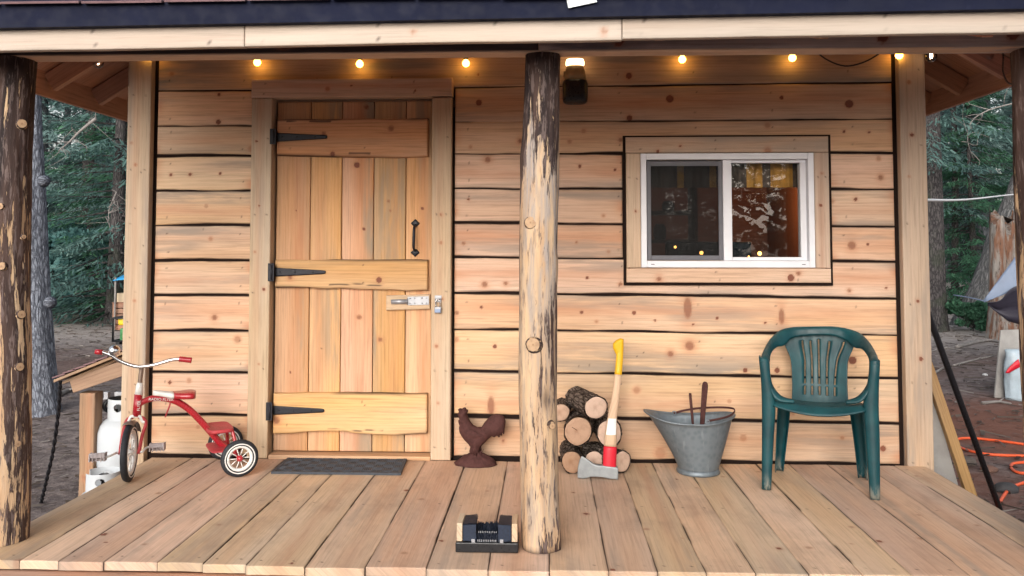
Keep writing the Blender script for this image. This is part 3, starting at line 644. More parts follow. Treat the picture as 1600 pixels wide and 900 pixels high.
# log posts
def post(name, cx, cy, r, top, kind, sd):
    nu, nv = 72, 150; th = np.linspace(0, 2 * math.pi, nu, endpoint=False); zz = np.linspace(0, top, nv)
    TH, Z = np.meshgrid(th, zz, indexing='ij')
    seamless = lambda k, fz, s: vnoise(np.cos(TH) * k + 9 + sd, Z * fz + np.sin(TH) * k, s)
    rad = r * (1 + .10 * (seamless(1.1, 1.5, 31) - .5) + .07 * (seamless(3, 5, 32) - .5) + .035 * (seamless(9, 7, 33) - .5))
    ax = .012 * np.sin(Z * 2.2 + sd); ay = .008 * np.sin(Z * 3.1)
    P = np.zeros(TH.shape + (4,)); low = seamless(1.6, .9, 34); hi = seamless(5, 4, 35)
    if kind == 'pale':
        rad *= 1 + .06 * sstep(.25, 0, Z) - .05 * sstep(1.2, top, Z) + .06 * np.exp(-((Z - 1.47) / .05) ** 2) * (np.cos(TH - 3.5) > .2) * np.cos(TH - 3.5) + .07 * np.exp(-((Z - 1.05) / .05) ** 2) * np.maximum(0, np.cos(TH + .1)) ** 4
        P[..., 0] = .27 + .16 * (low - .5) + .55 * sstep(1.25, 1.62, Z + .25 * (low - .5)) * (.55 + .6 * low) + .28 * sstep(.14, 0, Z) + .38 * (hi - .5)
        P[..., 1] = .75 * sstep(.55, 1.3, Z) * sstep(-.9, .4, np.cos(TH - 5.3)) + .3
        # strip of clean wood down the left of the front
        clean = np.exp(-((TH - 3.75) / .28) ** 2) * sstep(1.5, 1.2, Z) + np.exp(-((TH - 4.65) / .16) ** 2) * (Z > .85) * (Z < 1.55)
        P[..., 0] += .22 * sstep(.55, .98, np.abs(np.cos(TH))) * sstep(.35, .65, low) ; P[..., 0] -= .35 * np.clip(clean, 0, 1); P[..., 1] *= 1 - .8 * np.clip(clean, 0, 1)
        P[..., 2] = .8 * sstep(.02, .0, Z) + .75 * np.exp(-((Z - .56) / .045) ** 2 - ((TH - 5.15) / .22) ** 2)
    elif kind == 'bark':
        P[..., 0] = .585 - .5 * sstep(.56, .8, low) - .4 * np.exp(-((TH - 3.95) / .33) ** 2) * sstep(.3, .6, hi) - .5 * np.exp(-((TH - 5.0) / .13) ** 2) * sstep(.4, .6, seamless(3, 2.5, 37)) * sstep(1.3, .9, Z); P[..., 1] = .2
        P[..., 0] += .25 * sstep(1.25, 1.6, Z) + .5 * (hi - .5)
    else:
        P[..., 0] = .45 + .3 * (low - .5) + .4 * sstep(.9, 1.7, Z); P[..., 1] = .2
    W = np.stack([cx + ax + rad * np.cos(TH), cy + ay + rad * np.sin(TH), Z + .0015], -1)
    # smooth the seam: grain coordinate from the angle
    G = np.stack([Z + sd, np.sin(TH) * r + sd, np.cos(TH) * r], -1)
    mb = MB(); fs = gridfaces(nu, nv, True); mb.add(W.reshape(-1, 3), fs, G.reshape(-1, 3), P.reshape(-1, 4))
    capv = W[:, -1]; mb.add(capv, [tuple(range(nu))])
    return mb.build(name, M_POST, cabin)
def stub(parent, p, d, r, l, inward=.03):
    d = Vector(d).normalized(); m = MB(); M = axisM(Vector(p) - d * inward, d)
    lathe(m, [(r * 1.55, 0), (r * 1.4, inward - .004), (r * 1.15, inward + l * .7), (r * 1.04, inward + l)], 20, M)
    m.p[-1][:, 0] = .7; o = m.build('branch_stub', M_POST, parent)
    m = MB(); lathe(m, [(r * 1.06, inward + l - .004), (r * 1.02, inward + l + .001)], 20, M, smooth=False); m.build('cut_face', M_KNOT, parent); return o
t = NT('branch_cut'); at = t.attr('grain'); V = at.outputs['Vector']; ln = t.n('VectorMath'); ln.operation = 'LENGTH'; t.l(t.scale(V, (1, 1, 0)), ln.inputs[0])
c = t.mix(t.mapr(t.math('SINE', t.math('MULTIPLY', ln.outputs['Value'], 1500.)), -.4, 1., 0, .5), (.46, .31, .19), (.33, .2, .11)); c = t.mix(t.mapr(t.noise(V, 60, 3), .4, .7, 0, .7), c, (.26, .16, .1)); c = t.mix(t.mapr(ln.outputs['Value'], 0., .006, .6, 0.), c, (.15, .07, .04))
M_KNOT = t.bsdf(c, .7)
pc = post('porch_post', -.022, -1.275, .0705, 1.869, 'pale', 3)
pl_ = post('porch_post', -2.108, -1.285, .084, 1.869, 'bark', 8)
pr_ = post('porch_post', 1.856, -1.285, .088, 1.869, 'brown', 14)
for px, py, r_ in ((830, 348, .021), (834, 539, .024)):
    p = onP(px, py, (0, -1.345, 0), FY); stub(pc, (p[0], -1.335, p[2]), (p[0] * 2 - .1, -1, .1), r_, .012)
p = onP(864, 664, (0, -1.33, 0), FY); stub(pc, (p[0] - .006, -1.33, p[2]), (.35, -1, -.1), .011, .012)
for px, py, r_ in ((26, 192, .016), (32, 493, .014), (33, 576, .014), (39, 698, .011), (38, 761, .015), (3, 323, .011), (4, 416, .013), (46, 370, .008)):
    p = onP(px, py, (0, -1.36, 0), FY); dx = p[0] + 2.108; dx = max(-.07, min(.075, dx)); dy = -math.sqrt(max(.0005, .081 ** 2 - dx * dx)); stub(pl_, (-2.108 + dx, -1.285 + dy, p[2]), (dx * .7, min(dy, -.02), .005), r_, .009)

# beam, fascia, roofs
m = MB(); board(m, (-2.3, -1.352, 1.8735), ex, ez, FY, 2.27, .11, .1, [(.7, .05, .02, 'b'), (1.3, .03, .02, 'b')], cell=.012, grey=.9, warm=.1, r=.006, seed=601, nails=False, dark_edge=.02)
m.build('porch_beam', wood('dark_beam', (.075, .05, .05), (.03, .02, .025), grey=(.09, .075, .075), contrast=1.2, dirt=.2), cabin)
m = MB(); board(m, (-.028, -1.352, 1.8735), ex, ez, FY, 2.1, .11, .1, [(1.28, .04, .022, 'b'), (1.75, .05, .025, 'b'), (.3, .03, .02, 'b')], cell=.012, grey=.9, warm=.1, r=.006, seed=602, nails=False, slope=-.003)
m.build('porch_beam', M_BEAM, cabin)
m = MB(); board(m, (-2.29, -1.349, 1.8685), ex, ey, (0, 0, -1), 4.37, .094, .003, [], cell=.02, grey=.4, warm=.2, r=.002, seed=603, nails=False); m.build('beam_underside_lit', M_TRIM, cabin)  # paler board added under the beam, bulb light put into its colour
roof = MB(); 
def rz(y): return 1.94 + (y + 1.62) * .33       # porch roof underside
v = []
for x in (-2.5, 2.2):
    for y in (-1.56, .35): v += [(x, y, rz(y) + .02), (x, y, rz(y) + .05)]
def hexa(mb, v8, g=None):
    v8 = np.array(v8, float); f = [(0, 1, 3, 2), (4, 6, 7, 5), (0, 4, 5, 1), (2, 3, 7, 6), (1, 5, 7, 3), (0, 2, 6, 4)]
    mb.add(np.concatenate([v8[list(q)] for q in f]), [(4 * i, 4 * i + 1, 4 * i + 2, 4 * i + 3) for i in range(6)], smooth=False)
hexa(roof, v)
porch_roof = roof.build('porch_roof', M_ROOFW, cabin)
for i in range(9):
    x = -2.4 + i * .56; m = MB(); bar(m, (x, -1.58, rz(-1.58) - .045), (x, .0, rz(0) - .045), .04, .12); m.build('rafter', M_ROOFW, porch_roof)
FYY = -1.6
def fz(x): return 0.0071 * (x + .15)
def fb(x0, x1, z, sd, kn, dz=0.):
    m = MB(); board(m, (x0, FYY, z + fz(x0) + dz), ex, ez, FY, x1 - x0, .082, .024, kn, cell=.012, r=.004, slope=.0071, seed=sd, grey=.12, warm=.12, wav=(.0015, .003), nails=True); m.build('fascia', M_FASC, porch_roof)
zb = onY(800, 65, FYY)[2]; xa = onY(382, 50, FYY)[0]; xb = onY(972, 45, FYY)[0]; k1 = onY(645, 50, FYY); k2 = onY(943, 53, FYY)
fb(-2.5, xa - .001, zb, 611, [(.6, .06, .004, 'n')], -.002); fb(xa + .001, xb - .001, zb, 612, [(k1[0] - xa, .04, .011, 'f'), (k2[0] - xa, .03, .014, 'f')]); fb(xb + .001, 2.2, zb, 613, [], .002)
m = MB()
zt = onY(800, 33, FYY)[2]; zt2 = onY(40, 1., FYY - .03)[2] + .003
hexa(m, [(-2.5, -1.635, zt + fz(-2.5)), (-2.5, -1.64, zt2 + .002 + fz(-2.5) * .3), (-2.5, -1.57, zt + fz(-2.5)), (-2.5, -1.57, zt2 + fz(-2.5) * .3), (2.2, -1.635, zt + fz(2.2)), (2.2, -1.64, zt2 + .002 + fz(2.2) * .3), (2.2, -1.57, zt + fz(2.2)), (2.2, -1.57, zt2 + fz(2.2) * .3)])
m.build('drip_edge', M_FELT, porch_roof)
m = MB()                                                            # shingle courses
for r_ in range(16):
    y0 = -1.66 + r_ * .13; z0 = zt2 - .022 + (y0 + 1.66) * .33
    for k in range(16):
        x = -2.5 + k * .294 + (r_ % 2) * .1
        if x > 2.0: continue
        box(m, (x + .14, y0 + .11, z0 + .035 + .008 * random.random()), (.285, .24, .008), Matrix.Rotation(.318, 3, 'X'), ch=.001)
m.build('shingle_course', M_SHING, porch_roof)
p = onY(909, 2, -1.645); m = MB(); box(m, (p[0], -1.648, p[2]), (.1, .003, .03), Matrix.Rotation(-.2, 3, 'Y'), ch=.001); m.build('sticker', M_LABEL, porch_roof)
# main gable roof: rafters run across, eaves on the left and right
mr = MB(); rx, EL, ER, zl, zrr = -.15, -2.7, 2.4, 1.965, 1.985
sl = .6
for (e, ze, s) in ((EL, zl, -1), (ER, zrr, 1)):
    zr_ = ze + abs(e - rx) * sl
    v = []
    for y in (-.62, 3.2): v += [(e, y, ze + .10), (e, y, ze + .13), (rx, y, zr_ + .10), (rx, y, zr_ + .13)]
    hexa(mr, v)
main_roof = mr.build('main_roof', M_ROOFW, cabin)
for (e, ze, s) in ((EL, zl, -1), (ER, zrr, 1)):
    zr_ = ze + abs(e - rx) * sl
    for i in range(9):
        y = -.59 + i * .45; m = MB(); bar(m, (e - s * .03, y, ze + .05), (rx, y, zr_ + .05 + .018), .04, .1); m.build('rafter', M_ROOFW, main_roof)
    m = MB(); cbox(m, min(e - .012, e + .012), max(e - .012, e + .012), -.64, 3.2, ze - .025, ze + .11, .003); m.build('eave_board', M_ROOFW, main_roof)
    m = MB(); v = []
    for y in (-.66, 3.24): v += [(e + s * .04, y, ze + .11), (e + s * .04, y, ze + .14), (rx, y, zr_ + .135), (rx, y, zr_ + .165)]
    hexa(m, v); m.build('shingles', M_SHING, main_roof)
m = MB()
for k_ in range(9):
    z0_ = 2.2 + k_ * .19; w_ = (zl + 2.55 * sl - z0_) / sl
    if w_ > .3: box(m, (rx, .035, z0_ + .09), (min(w_, 2.1) * 2 - .1 if w_ < 2.1 else 4.2, .03, .178))
m.build('gable_siding', M_WALL, cabin)
m = MB(); g = [(XL, .05, 1.9), (XR, .05, 1.9), (XR, .05, 2.2), (rx, .05, zl + 2.55 * sl), (XL, .05, 2.2)]; m.add(g, [(0, 1, 2, 3, 4)], smooth=False); m.build('gable_wall', M_WALL, cabin); g = [(a, YB, c) for a, b, c in g]; m = MB(); m.add(g, [(4, 3, 2, 1, 0)], smooth=False); m.build('gable_wall', M_WALL, cabin)

# ------------------------------------------------------------------ STRING LIGHTS and lamp
sl_ = empty('string_lights', (-.2, -.1, 2.14), 'string of round warm bulbs hung along the top of the cabin wall', 'string lights')
bulbs = [(58, 99, 1), (153, 98, 1), (233, 86, 0), (402, 97.5, 0), (562, 100, 0), (728, 99, 0), (1066, 93, 0), (1238, 90.5, 0), (1405, 86.5, 0), (1455, 88, 1), (1543, 87.5, 1)]
BY = -.055; pos = []
for (px, py, clear) in bulbs:
    p = onY(px, py, BY if 230 < px < 1420 else -.14); pos.append(p)
    m = MB(); R0 = .0195 if not clear else .03
    prof = [(0, -R0)] + [(R0 * math.sin(a), -R0 * math.cos(a)) for a in np.linspace(.2, 2.6, 12)] + [(.011, R0 * 1.1)]
    lathe(m, prof, 20, Matrix.Translation(Vector(p)))
    b = m.build('bulb', M_BGLASS if clear else M_BULB, sl_)
    if clear:
        m = MB(); tube(m, [p + np.array([-.004, 0, .02]), p + np.array([-.005, 0, -.002]), p + np.array([0, 0, -.008]), p + np.array([.005, 0, -.002]), p + np.array([.004, 0, .02])], .0028, 6, sub=3); m.build('filament', M_FIL, b)
    m = MB(); lathe(m, [(.012, R0), (.013, R0 + .008), (.013, R0 + .04), (.007, R0 + .05), (0, R0 + .052)], 14, Matrix.Translation(Vector(p))); m.build('socket', M_BLACKP, sl_)
path = []
allp = sorted([tuple(p + np.array([0, 0, .085])) for p in pos])
for a, b in zip(allp[:-1], allp[1:]):
    a = np.array(a); b = np.array(b); path.append(a); sag = .03
    if abs(a[0] - pos[7][0]) < .01:
        path.append(onY(1262, 70, BY)); path.append(onY(1290, 92, BY)); path.append(onY(1320, 103, BY)); path.append(onY(1350, 97, BY)); path.append(onY(1376, 82, BY)); path.append(onY(1385, 70, BY))
    else: path.append((a + b) / 2 - np.array([0, 0, sag]))
path.append(np.array(allp[-1]))
q = onY(1566, 80, -.3); path += [q, onY(1567, 110, -.5), onY(1574, 128, -.7), onY(1586, 132, -.95)]
m = MB(); tube(m, path, .0042, 8, sub=5); m.build('cable', M_BLACKP, sl_)
m = MB()
for p in allp: box(m, (p[0], -.035 if p[0] > -2.2 and p[0] < 1.9 else p[1], p[2] + .01), (.008, .08, .008), ch=0)
m.build('cup_hook', M_IRON, sl_)

wl = empty('wall_lamp', (.152, -.06, 1.91), 'bronze and black lamp shining upwards above the right of the middle post', 'lamp')
lx, ly = .1535, -.085
def rrect(w, d, z, r=.44, n=6):
    out = []
    for sx, sy, a0 in ((1, 1, 0), (-1, 1, 90), (-1, -1, 180), (1, -1, 270)):
        q = min(w, d) * r
        for k in range(n): a = R_(a0 + 90 * k / (n - 1)); out.append((lx + sx * (w / 2 - q) + q * math.cos(a), ly + sy * (d / 2 - q) + q * math.sin(a), z))
    return out
def loft(mb, rings, mi=0):
    n = len(rings[0]); v = np.array([p for r in rings for p in r]); f = []
    for i in range(len(rings) - 1):
        for k in range(n): f.append((i * n + k, i * n + (k + 1) % n, (i + 1) * n + (k + 1) % n, (i + 1) * n + k))
    f.append(tuple(range(n))[::-1]); f.append(tuple((len(rings) - 1) * n + k for k in range(n)))
    mb.add(v, f, mi=mi)
m = MB(); loft(m, [rrect(.105, .08, 1.892), rrect(.128, .1, 1.9), rrect(.134, .106, 1.92), rrect(.134, .106, 1.995), rrect(.126, .098, 2.012)]); m.build('lamp_case', M_BLACKP, wl)
m = MB(); box(m, (lx, ly - .052, 1.955), (.05, .004, .05), ch=.0015); m.build('switch_plate', M_BLACKP, wl)
m = MB(); loft(m, [rrect(.118, .09, 2.0105), rrect(.108, .084, 2.05), rrect(.092, .076, 2.09)]); m.build('lamp_neck', M_BRONZE, wl)
m = MB(); loft(m, [rrect(.09, .074, 2.0905), rrect(.098, .08, 2.1), rrect(.098, .08, 2.112), rrect(.09, .074, 2.126)]); m.build('lamp_lens', M_LAMPG, wl)
m = MB(); box(m, (lx, -.031, 2.02), (.07, .04, .14), ch=.003); box(m, (lx - .055, ly, 2.05), (.012, .02, .03), ch=.002); m.build('wall_bracket', M_BRONZE, wl)

# ------------------------------------------------------------------ things inside the window
cu = MB(); nx = 90; xs_ = np.linspace(.53, 1.40, nx); zz = np.linspace(1.46, 1.61, 8); X, Z = np.meshgrid(xs_, zz, indexing='ij'); Yc = .16 + .012 * np.sin(X * 60) + .006 * np.sin(X * 131)
stripe = lambda x: 1 if any(a < x < b for a, b in ((1.10, 1.185), (1.225, 1.36), (.9, .935), (.72, .76))) else 0
V_ = np.stack([X, Yc, Z], -1).reshape(-1, 3); fs = gridfaces(nx, 8)
cu.add(V_, fs); cu.mi = [stripe(xs_[min(i // 7, nx - 2)]) for i in range(len(fs))]
tag(cu.build('curtain', [M_GREYF, M_GOLD]), 'short valance curtain with gold and grey stripes inside the window', 'curtain')
m = MB()
for z in (1.36, 1.16, .95): cbox(m, .42, 1.02, 1.3, 1.55, z, z + .025, .002)
cbox(m, .40, .42, 1.3, 1.55, .0, 1.7); cbox(m, 1.02, 1.045, 1.3, 1.55, .0, 1.7)
shelf = tag(m.build('wall_shelf', M_CLUT), 'dark open shelf unit seen through the left window pane', 'shelf')
for i, (x, z, w, h) in enumerate(((.52, 1.386, .1, .08), (.68, 1.386, .08, .12), (.86, 1.386, .09, .07), (.55, 1.186, .12, .09), (.8, 1.186, .09, .11))):
    m = MB(); lathe(m, [(w * .4, 0), (w * .5, h * .2), (w * .5, h * .75), (w * .35, h * .9), (w * .35, h)], 14, Matrix.Translation((x, 1.42, z)))
    tag(m.build('jar', M_CLUT), ['squat jar at the left end of the top shelf inside the window', 'tall jar in the middle of the top shelf inside the window', 'low jar at the right end of the top shelf inside the window', 'wide pot at the left of the lower shelf inside the window', 'upright pot at the right of the lower shelf inside the window'][i], 'jar', 'jars on the shelf inside the window')
m = MB(); cbox(m, .76, 1.30, .85, .9, .93, 1.165, .01); sofa = tag(m.build('headboard', M_DARKF), 'dark low headboard behind the lower edge of the window panes', 'headboard')
fl = empty('fairy_lights', (.9, .5, 1.08), 'row of small glowing orange lights inside the window near the sill', 'fairy lights')
fpos = []
for px, py, r_ in ((1055, 386, .008), (1096, 395, .011), (1187, 396, .0115), (1170, 401, .005)):
    p = onY(px, py, .35); fpos.append(p); m = MB(); lathe(m, [(0, -r_)] + [(r_ * math.sin(a), -r_ * math.cos(a)) for a in np.linspace(.3, 2.8, 8)] + [(0, r_)], 14, Matrix.Translation(Vector(p))); m.build('bulb', M_FAIRY, fl)
m = MB(); tube(m, [np.array(onY(1040, 398, .35)), fpos[0] - np.array([0, 0, .012]), fpos[1] - np.array([0, 0, .014]), fpos[3] - np.array([0, 0, .01]), fpos[2] - np.array([0, 0, .016]), np.array(onY(1215, 401, .35))], .0018, 6, sub=4); m.build('wire', M_BLACKP, fl)
li = bpy.data.lights.new('room_fill_light', 'POINT'); li.energy = 9; li.color = (1, .55, .25); li.shadow_soft_size = .12; lo = bpy.data.objects.new('room_fill_light', li); lo.location = (1.55, 1.5, 1.5); COL.objects.link(lo)  # unseen fill lamp added to brighten the room, set apart from the bulbs

# ------------------------------------------------------------------ TRICYCLE
TR = empty('tricycle', (-1.61, -.226, 0), 'red and white child tricycle with chrome handlebar standing on the porch', 'tricycle')
rm = np.array([-1.61, -.226, 0.]); ef = np.array([-.85, -.527, 0]); ef /= np.linalg.norm(ef); es = np.array([-ef[1], ef[0], 0]) * 1.0
if es[1] > 0: es = -es
def tp(px, py): return onP(px, py, rm, es)                     # a point of the frame's own middle plane
nW = np.array([.965, .26, 0]); nW /= np.linalg.norm(nW); fW = np.array([.26, -.965, 0]); fW /= np.linalg.norm(fW)
CF = np.array([-2.019, -.479, .138])
def wheel(c, n, R, w, parent, spokes, hubm, hubr):
    t_ = MB(); a = w / 2
    prof = [(R - w * 1.12, -a * .7), (R - w * .6, -a), (R - w * .2, -a * .85), (R - .002, -a * .4), (R, 0), (R - .002, a * .4), (R - w * .2, a * .85), (R - w * .6, a), (R - w * 1.12, a * .7), (R - w * 1.12, -a * .7)]
    lathe(t_, prof, 48, axisM(c, n)); t_.f = [q for q in t_.f if len(q) == 4]; t_.sm = t_.sm[:len(t_.f)]; t_.mi = t_.mi[:len(t_.f)]
    wh = t_.build('wheel', M_TYRE, parent)
    m = MB(); r1 = R - w * .74
    for s in (-1, 1):
        ring = [(r1 - .002, s * a * 1.0), (r1 - .001, s * a * 1.1), (r1 + .002, s * a * 1.1), (r1 + .004, s * a * .98)]
        lathe(m, ring if s > 0 else ring[::-1], 48, axisM(c, n))
    m.f = [q for q in m.f if len(q) == 4]; m.sm = m.sm[:len(m.f)]; m.mi = m.mi[:len(m.f)]; m.build('white_band', M_WPAINT, wh)
    m = MB(); r2 = R - w * 1.08
    lathe(m, [(r2 - .006, -a * .82), (r2 + .002, -a * .85), (r2 + .002, a * .85), (r2 - .006, a * .82), (r2 - .011, a * .3), (r2 - .011, -a * .3), (r2 - .006, -a * .82)], 48, axisM(c, n)); m.f = [q for q in m.f if len(q) == 4]; m.sm = m.sm[:len(m.f)]; m.mi = m.mi[:len(m.f)]
    m.build('rim', M_WPAINT, wh)
    m = MB(); M = axisM(c, n); X = np.array(M.col[0][:3]); Y = np.array(M.col[1][:3])
    for k in range(spokes):
        th = 2 * math.pi * k / spokes; d = math.cos(th) * X + math.sin(th) * Y
        tube(m, [np.array(c) + d * hubr * .6 + np.array(n) * a * .55 * (1 if k % 2 else -1), np.array(c) + d * (r2 - .004)], .0026, 6)
    m.build('spoke', M_WPAINT, wh)
    m = MB(); lathe(m, [(0, -a * 1.3), (hubr * .55, -a * 1.3), (hubr, -a * .8), (hubr, a * .8), (hubr * .7, a * 1.1), (hubr * .55, a * 1.4), (0, a * 1.45)], 20, M); m.build('hub', hubm, wh)
    return wh
wheel(CF, nW, .138, .032, TR, 14, M_WPAINT, .016)
for s in (1, -1): wheel(rm + es * .185 * s + np.array([0, 0, .091]), es, .091, .029, TR, 10, M_RED, .015)
# frame
m = MB()
hd = tp(213, 640); ax_top = tp(217, 617)
pts = [tp(*q) for q in ((217, 632), (223, 628), (236, 623), (250, 622), (266, 624), (281, 630), (297, 641), (313, 657), (330, 676), (345, 693), (356, 702))]
tube(m, pts, [.014, .0145, .015, .0155, .016, .0165, .0165, .0165, .0165, .016, .015], 14, sub=4)
tube(m, [tp(213.5, 650), tp(216.5, 616)], .0195, 18)
m.build('frame', M_RED, TR)
m = MB(); tube(m, [rm + es * .17 + np.array([0, 0, .091]), rm - es * .17 + np.array([0, 0, .091])], .008, 10); m.build('axle', M_REDF, TR)
# steps
def slab(mb, c, l, w, t, z, dip=.0):
    ring = []
    for k in range(28):
        a = 2 * math.pi * k / 28; q = 4.5
        x = abs(math.cos(a)) ** (2 / q) * math.copysign(1, math.cos(a)) * l / 2; y = abs(math.sin(a)) ** (2 / q) * math.copysign(1, math.sin(a)) * w / 2
        ring.append((x, y))
    def lv(s, dz): return [tuple(np.array(c) + ef * x * s + es * y * s + np.array([0, 0, z + dz])) for x, y in ring]
    loft(mb, [lv(.985, -t), lv(1, -t * .8), lv(1, -.004), lv(.97, 0), lv(.9, .001 - dip)])
up_c = (tp(338, 662) + tp(350, 660)) / 2; su = up_c - rm
m = MB(); slab(m, rm + ef * .07, .125, .215, .018, .222, .003); m.build('rear_step', M_REDF, TR)
m = MB(); slab(m, rm + ef * .075, .09, .22, .008, .118); m.build('lower_step', M_REDF, TR)
m = MB()
for s in (1, -1): tube(m, [rm + ef * .02 + es * .085 * s + np.array([0, 0, .212]), rm + ef * .01 + es * .1 * s + np.array([0, 0, .17]), rm + ef * 0. + es * .12 * s + np.array([0, 0, .098])], .0085, 10, sub=4)
m.build('step_strut', M_RED, TR)
m = MB(); q = tp(330, 674); lathe(m, [(0, -.004), (.009, -.003), (.009, .019), (.006, .022), (0, .022)], 12, axisM(q, es)); m.build('bolt', M_STEEL, TR)
# saddle
s0 = tp(239, 615); s1 = tp(305, 617); sd_ = (s1 - s0); Ls_ = np.linalg.norm(sd_)
def saddle(mb, a, b):
    rings = []
    for u in np.linspace(a, b, 10):
        c = s0 + sd_ * u; w = .028 + .052 * sstep(.2, .95, u); w *= math.sqrt(max(.05, 1 - max(0, (u - .86) / .15) ** 2)) * math.sqrt(max(.08, 1 - max(0, (.1 - u) / .11) ** 2)); h = .012 + .008 * u
        ring = []
        for k in range(20):
            th = 2 * math.pi * k / 20; x = math.copysign(abs(math.cos(th)) ** .6, math.cos(th)); y = math.copysign(abs(math.sin(th)) ** .7, math.sin(th))
            ring.append(tuple(c + es * w * x + np.array([0, 0, h * y + .004 * math.cos(u * 6)])))
        rings.append(ring)
    loft(mb, rings)
m = MB(); saddle(m, .47, 1.0); seat = m.build('seat', M_RED, TR)
m = MB(); saddle(m, 0., .469); m.build('seat_nose', M_WPAINT, TR)
m = MB(); tube(m, [tp(268, 622), tp(265, 634), tp(258, 652)], .004, 8); tube(m, [tp(262, 621), tp(272, 621)], .016, 12); m.build('seat_post', M_REDF, TR)
# steering
st0 = tp(218, 616); st1 = tp(219, 603)
m = MB(); tube(m, [tp(217, 617), tp(218, 603), tp(219, 598)], [.019, .016, .013], 16); m.build('collar', M_WPAINT, TR)
m = MB(); H0 = tp(219, 573); tube(m, [tp(218.5, 601), tp(220, 586), tp(221, 577), H0], [.0105, .0105, .0105, .01], 12, sub=4); m.build('stem', M_TAUPE, TR)
hp = lambda x, y: onP(x, y, H0, fW)
m = MB(); tube(m, [hp(*q) for q in ((158, 550), (164, 551.5), (175, 556), (187, 563.5), (203, 570), (219, 573), (241, 570), (260, 564.5), (270, 562), (283, 561))], .0088, 14, sub=5); hb_ = m.build('handlebar', M_CHROME, TR)
m = MB(); tube(m, [hp(149, 549.5), hp(160, 550.6)], [.012, .0135], 14); m.build('grip', M_RED, TR)
m = MB(); g0 = hp(280, 561); g1 = hp(299.5, 563)
tube(m, [g0 + (g1 - g0) * k / 12 for k in range(13)], [.0125 + .0022 * (k % 2) for k in range(13)], 14); m.build('grip', M_RED, TR)
m = MB(); bl = hp(179, 548); tube(m, [hp(176, 557), bl - np.array([0, 0, .008])], .005, 8)
lathe(m, [(0, -.004), (.024, -.002), (.027, .003), (.0255, .012), (.019, .020), (.010, .0245), (0, .026)], 28, axisM(bl - np.array([0, 0, .0]), np.array([.35, -.85, .25]))); lathe(m, [(.008, -.02), (.008, .0)], 10, axisM(bl, np.array([.35, -.85, .25]))); m.build('bell', M_CHROME, TR)
# fork, fender, cranks, pedals
cr = tp(212, 653)
m = MB()
for s in (1, -1):
    tube(m, [cr + nW * .012 * s + np.array([0, 0, .004]), cr + nW * .035 * s + np.array([0, 0, -.004]), cr + nW * .047 * s + np.array([0, 0, -.03]), (cr + CF) / 2 + nW * .045 * s, CF + nW * .042 * s + np.array([0, 0, -.008])], [.0085, .0085, .008, .0078, .009], 10, sub=4)
m.build('fork', M_REDF, TR)
m = MB(); tube(m, [cr + nW * .043 * s + np.array([0, 0, -.008 - .012 * abs(s)]) + fW * .004 for s in (-1, -.75)] + [cr + nW * .04 * s + np.array([0, 0, .006 + .004 * (1 - abs(s))]) + fW * .008 for s in (-.5, 0, .5)] + [cr + nW * .043 * s + np.array([0, 0, -.008 - .012 * abs(s)]) + fW * .004 for s in (.75, 1)], .0072, 10, sub=3); m.build('fork_crown', M_WPAINT, TR)
m = MB(); v = []; g = np.linspace(R_(72), R_(150), 22); wd = np.linspace(-1, 1, 9)
for a in g:
    for w in wd: rr = .150 - .010 * w * w; v.append(CF + nW * w * .026 + fW * rr * math.cos(a) + np.array([0, 0, rr * math.sin(a)]))
m.add(v, gridfaces(22, 9)); fe = m.build('fender', M_TAUPE, TR); md = fe.modifiers.new('thickness', 'SOLIDIFY'); md.thickness = .002
m = MB()
pA = onP(153, 714, CF - nW * .115, nW) ; pB = onP(246, 698, CF + nW * .115, nW)
tube(m, [CF - nW * .05, CF - nW * .06, pA + nW * .045, pA - nW * .03], .0055, 8, sub=3); tube(m, [CF + nW * .05, CF + nW * .06, pB - nW * .045, pB + nW * .03], .0055, 8, sub=3); m.build('crank', M_WPAINT, TR)
for p_ in (pA, pB):
    m = MB(); Mp = frame(p_, nW, fW)
    for y in (-.018, .018): box(m, p_ + fW * y * .75 + np.array([0, 0, y * .55]), (.07, .017, .022), Mp.to_3x3(), .003)
    for x in (-.032, .032): box(m, p_ + nW * x, (.006, .05, .036), Mp.to_3x3(), .002)
    for x in (-.018, 0, .018): box(m, p_ + nW * x + fW * .021 + np.array([0, 0, 0]), (.004, .006, .04), Mp.to_3x3(), .001)
    m.build('pedal', M_GREYP, TR)
# lettering
def text(body, size, origin, xdir, ydir, mat, parent, name='lettering', extr=.0006, warp=None):
    cu_ = bpy.data.curves.new(name, 'FONT'); cu_.body = body; cu_.size = size; cu_.extrude = extr; cu_.align_x = 'CENTER'; cu_.align_y = 'CENTER'
    o = bpy.data.objects.new(name, cu_); COL.objects.link(o); dg = bpy.context.evaluated_depsgraph_get(); me = bpy.data.meshes.new_from_object(o.evaluated_get(dg)); bpy.data.objects.remove(o)
    M = frame(origin, xdir, ydir); me.transform(M)
    me.materials.clear(); me.materials.append(mat); return put(name, me, parent)
la, lb = tp(232, 624.5), tp(270, 625.2)
text("RADIO FLYER", .019, (la + lb) / 2 + es * .0172 + np.array([0, 0, .0045]), lb - la, (0, 0, 1), M_WPAINT, TR)
ha, hbb = tp(213.5, 649), tp(216.5, 617)
text("FLYER", .0185, (ha + hbb) / 2 + es * .0199 - ef * .004, hbb - ha, np.cross(es, hbb - ha), M_WPAINT, TR)

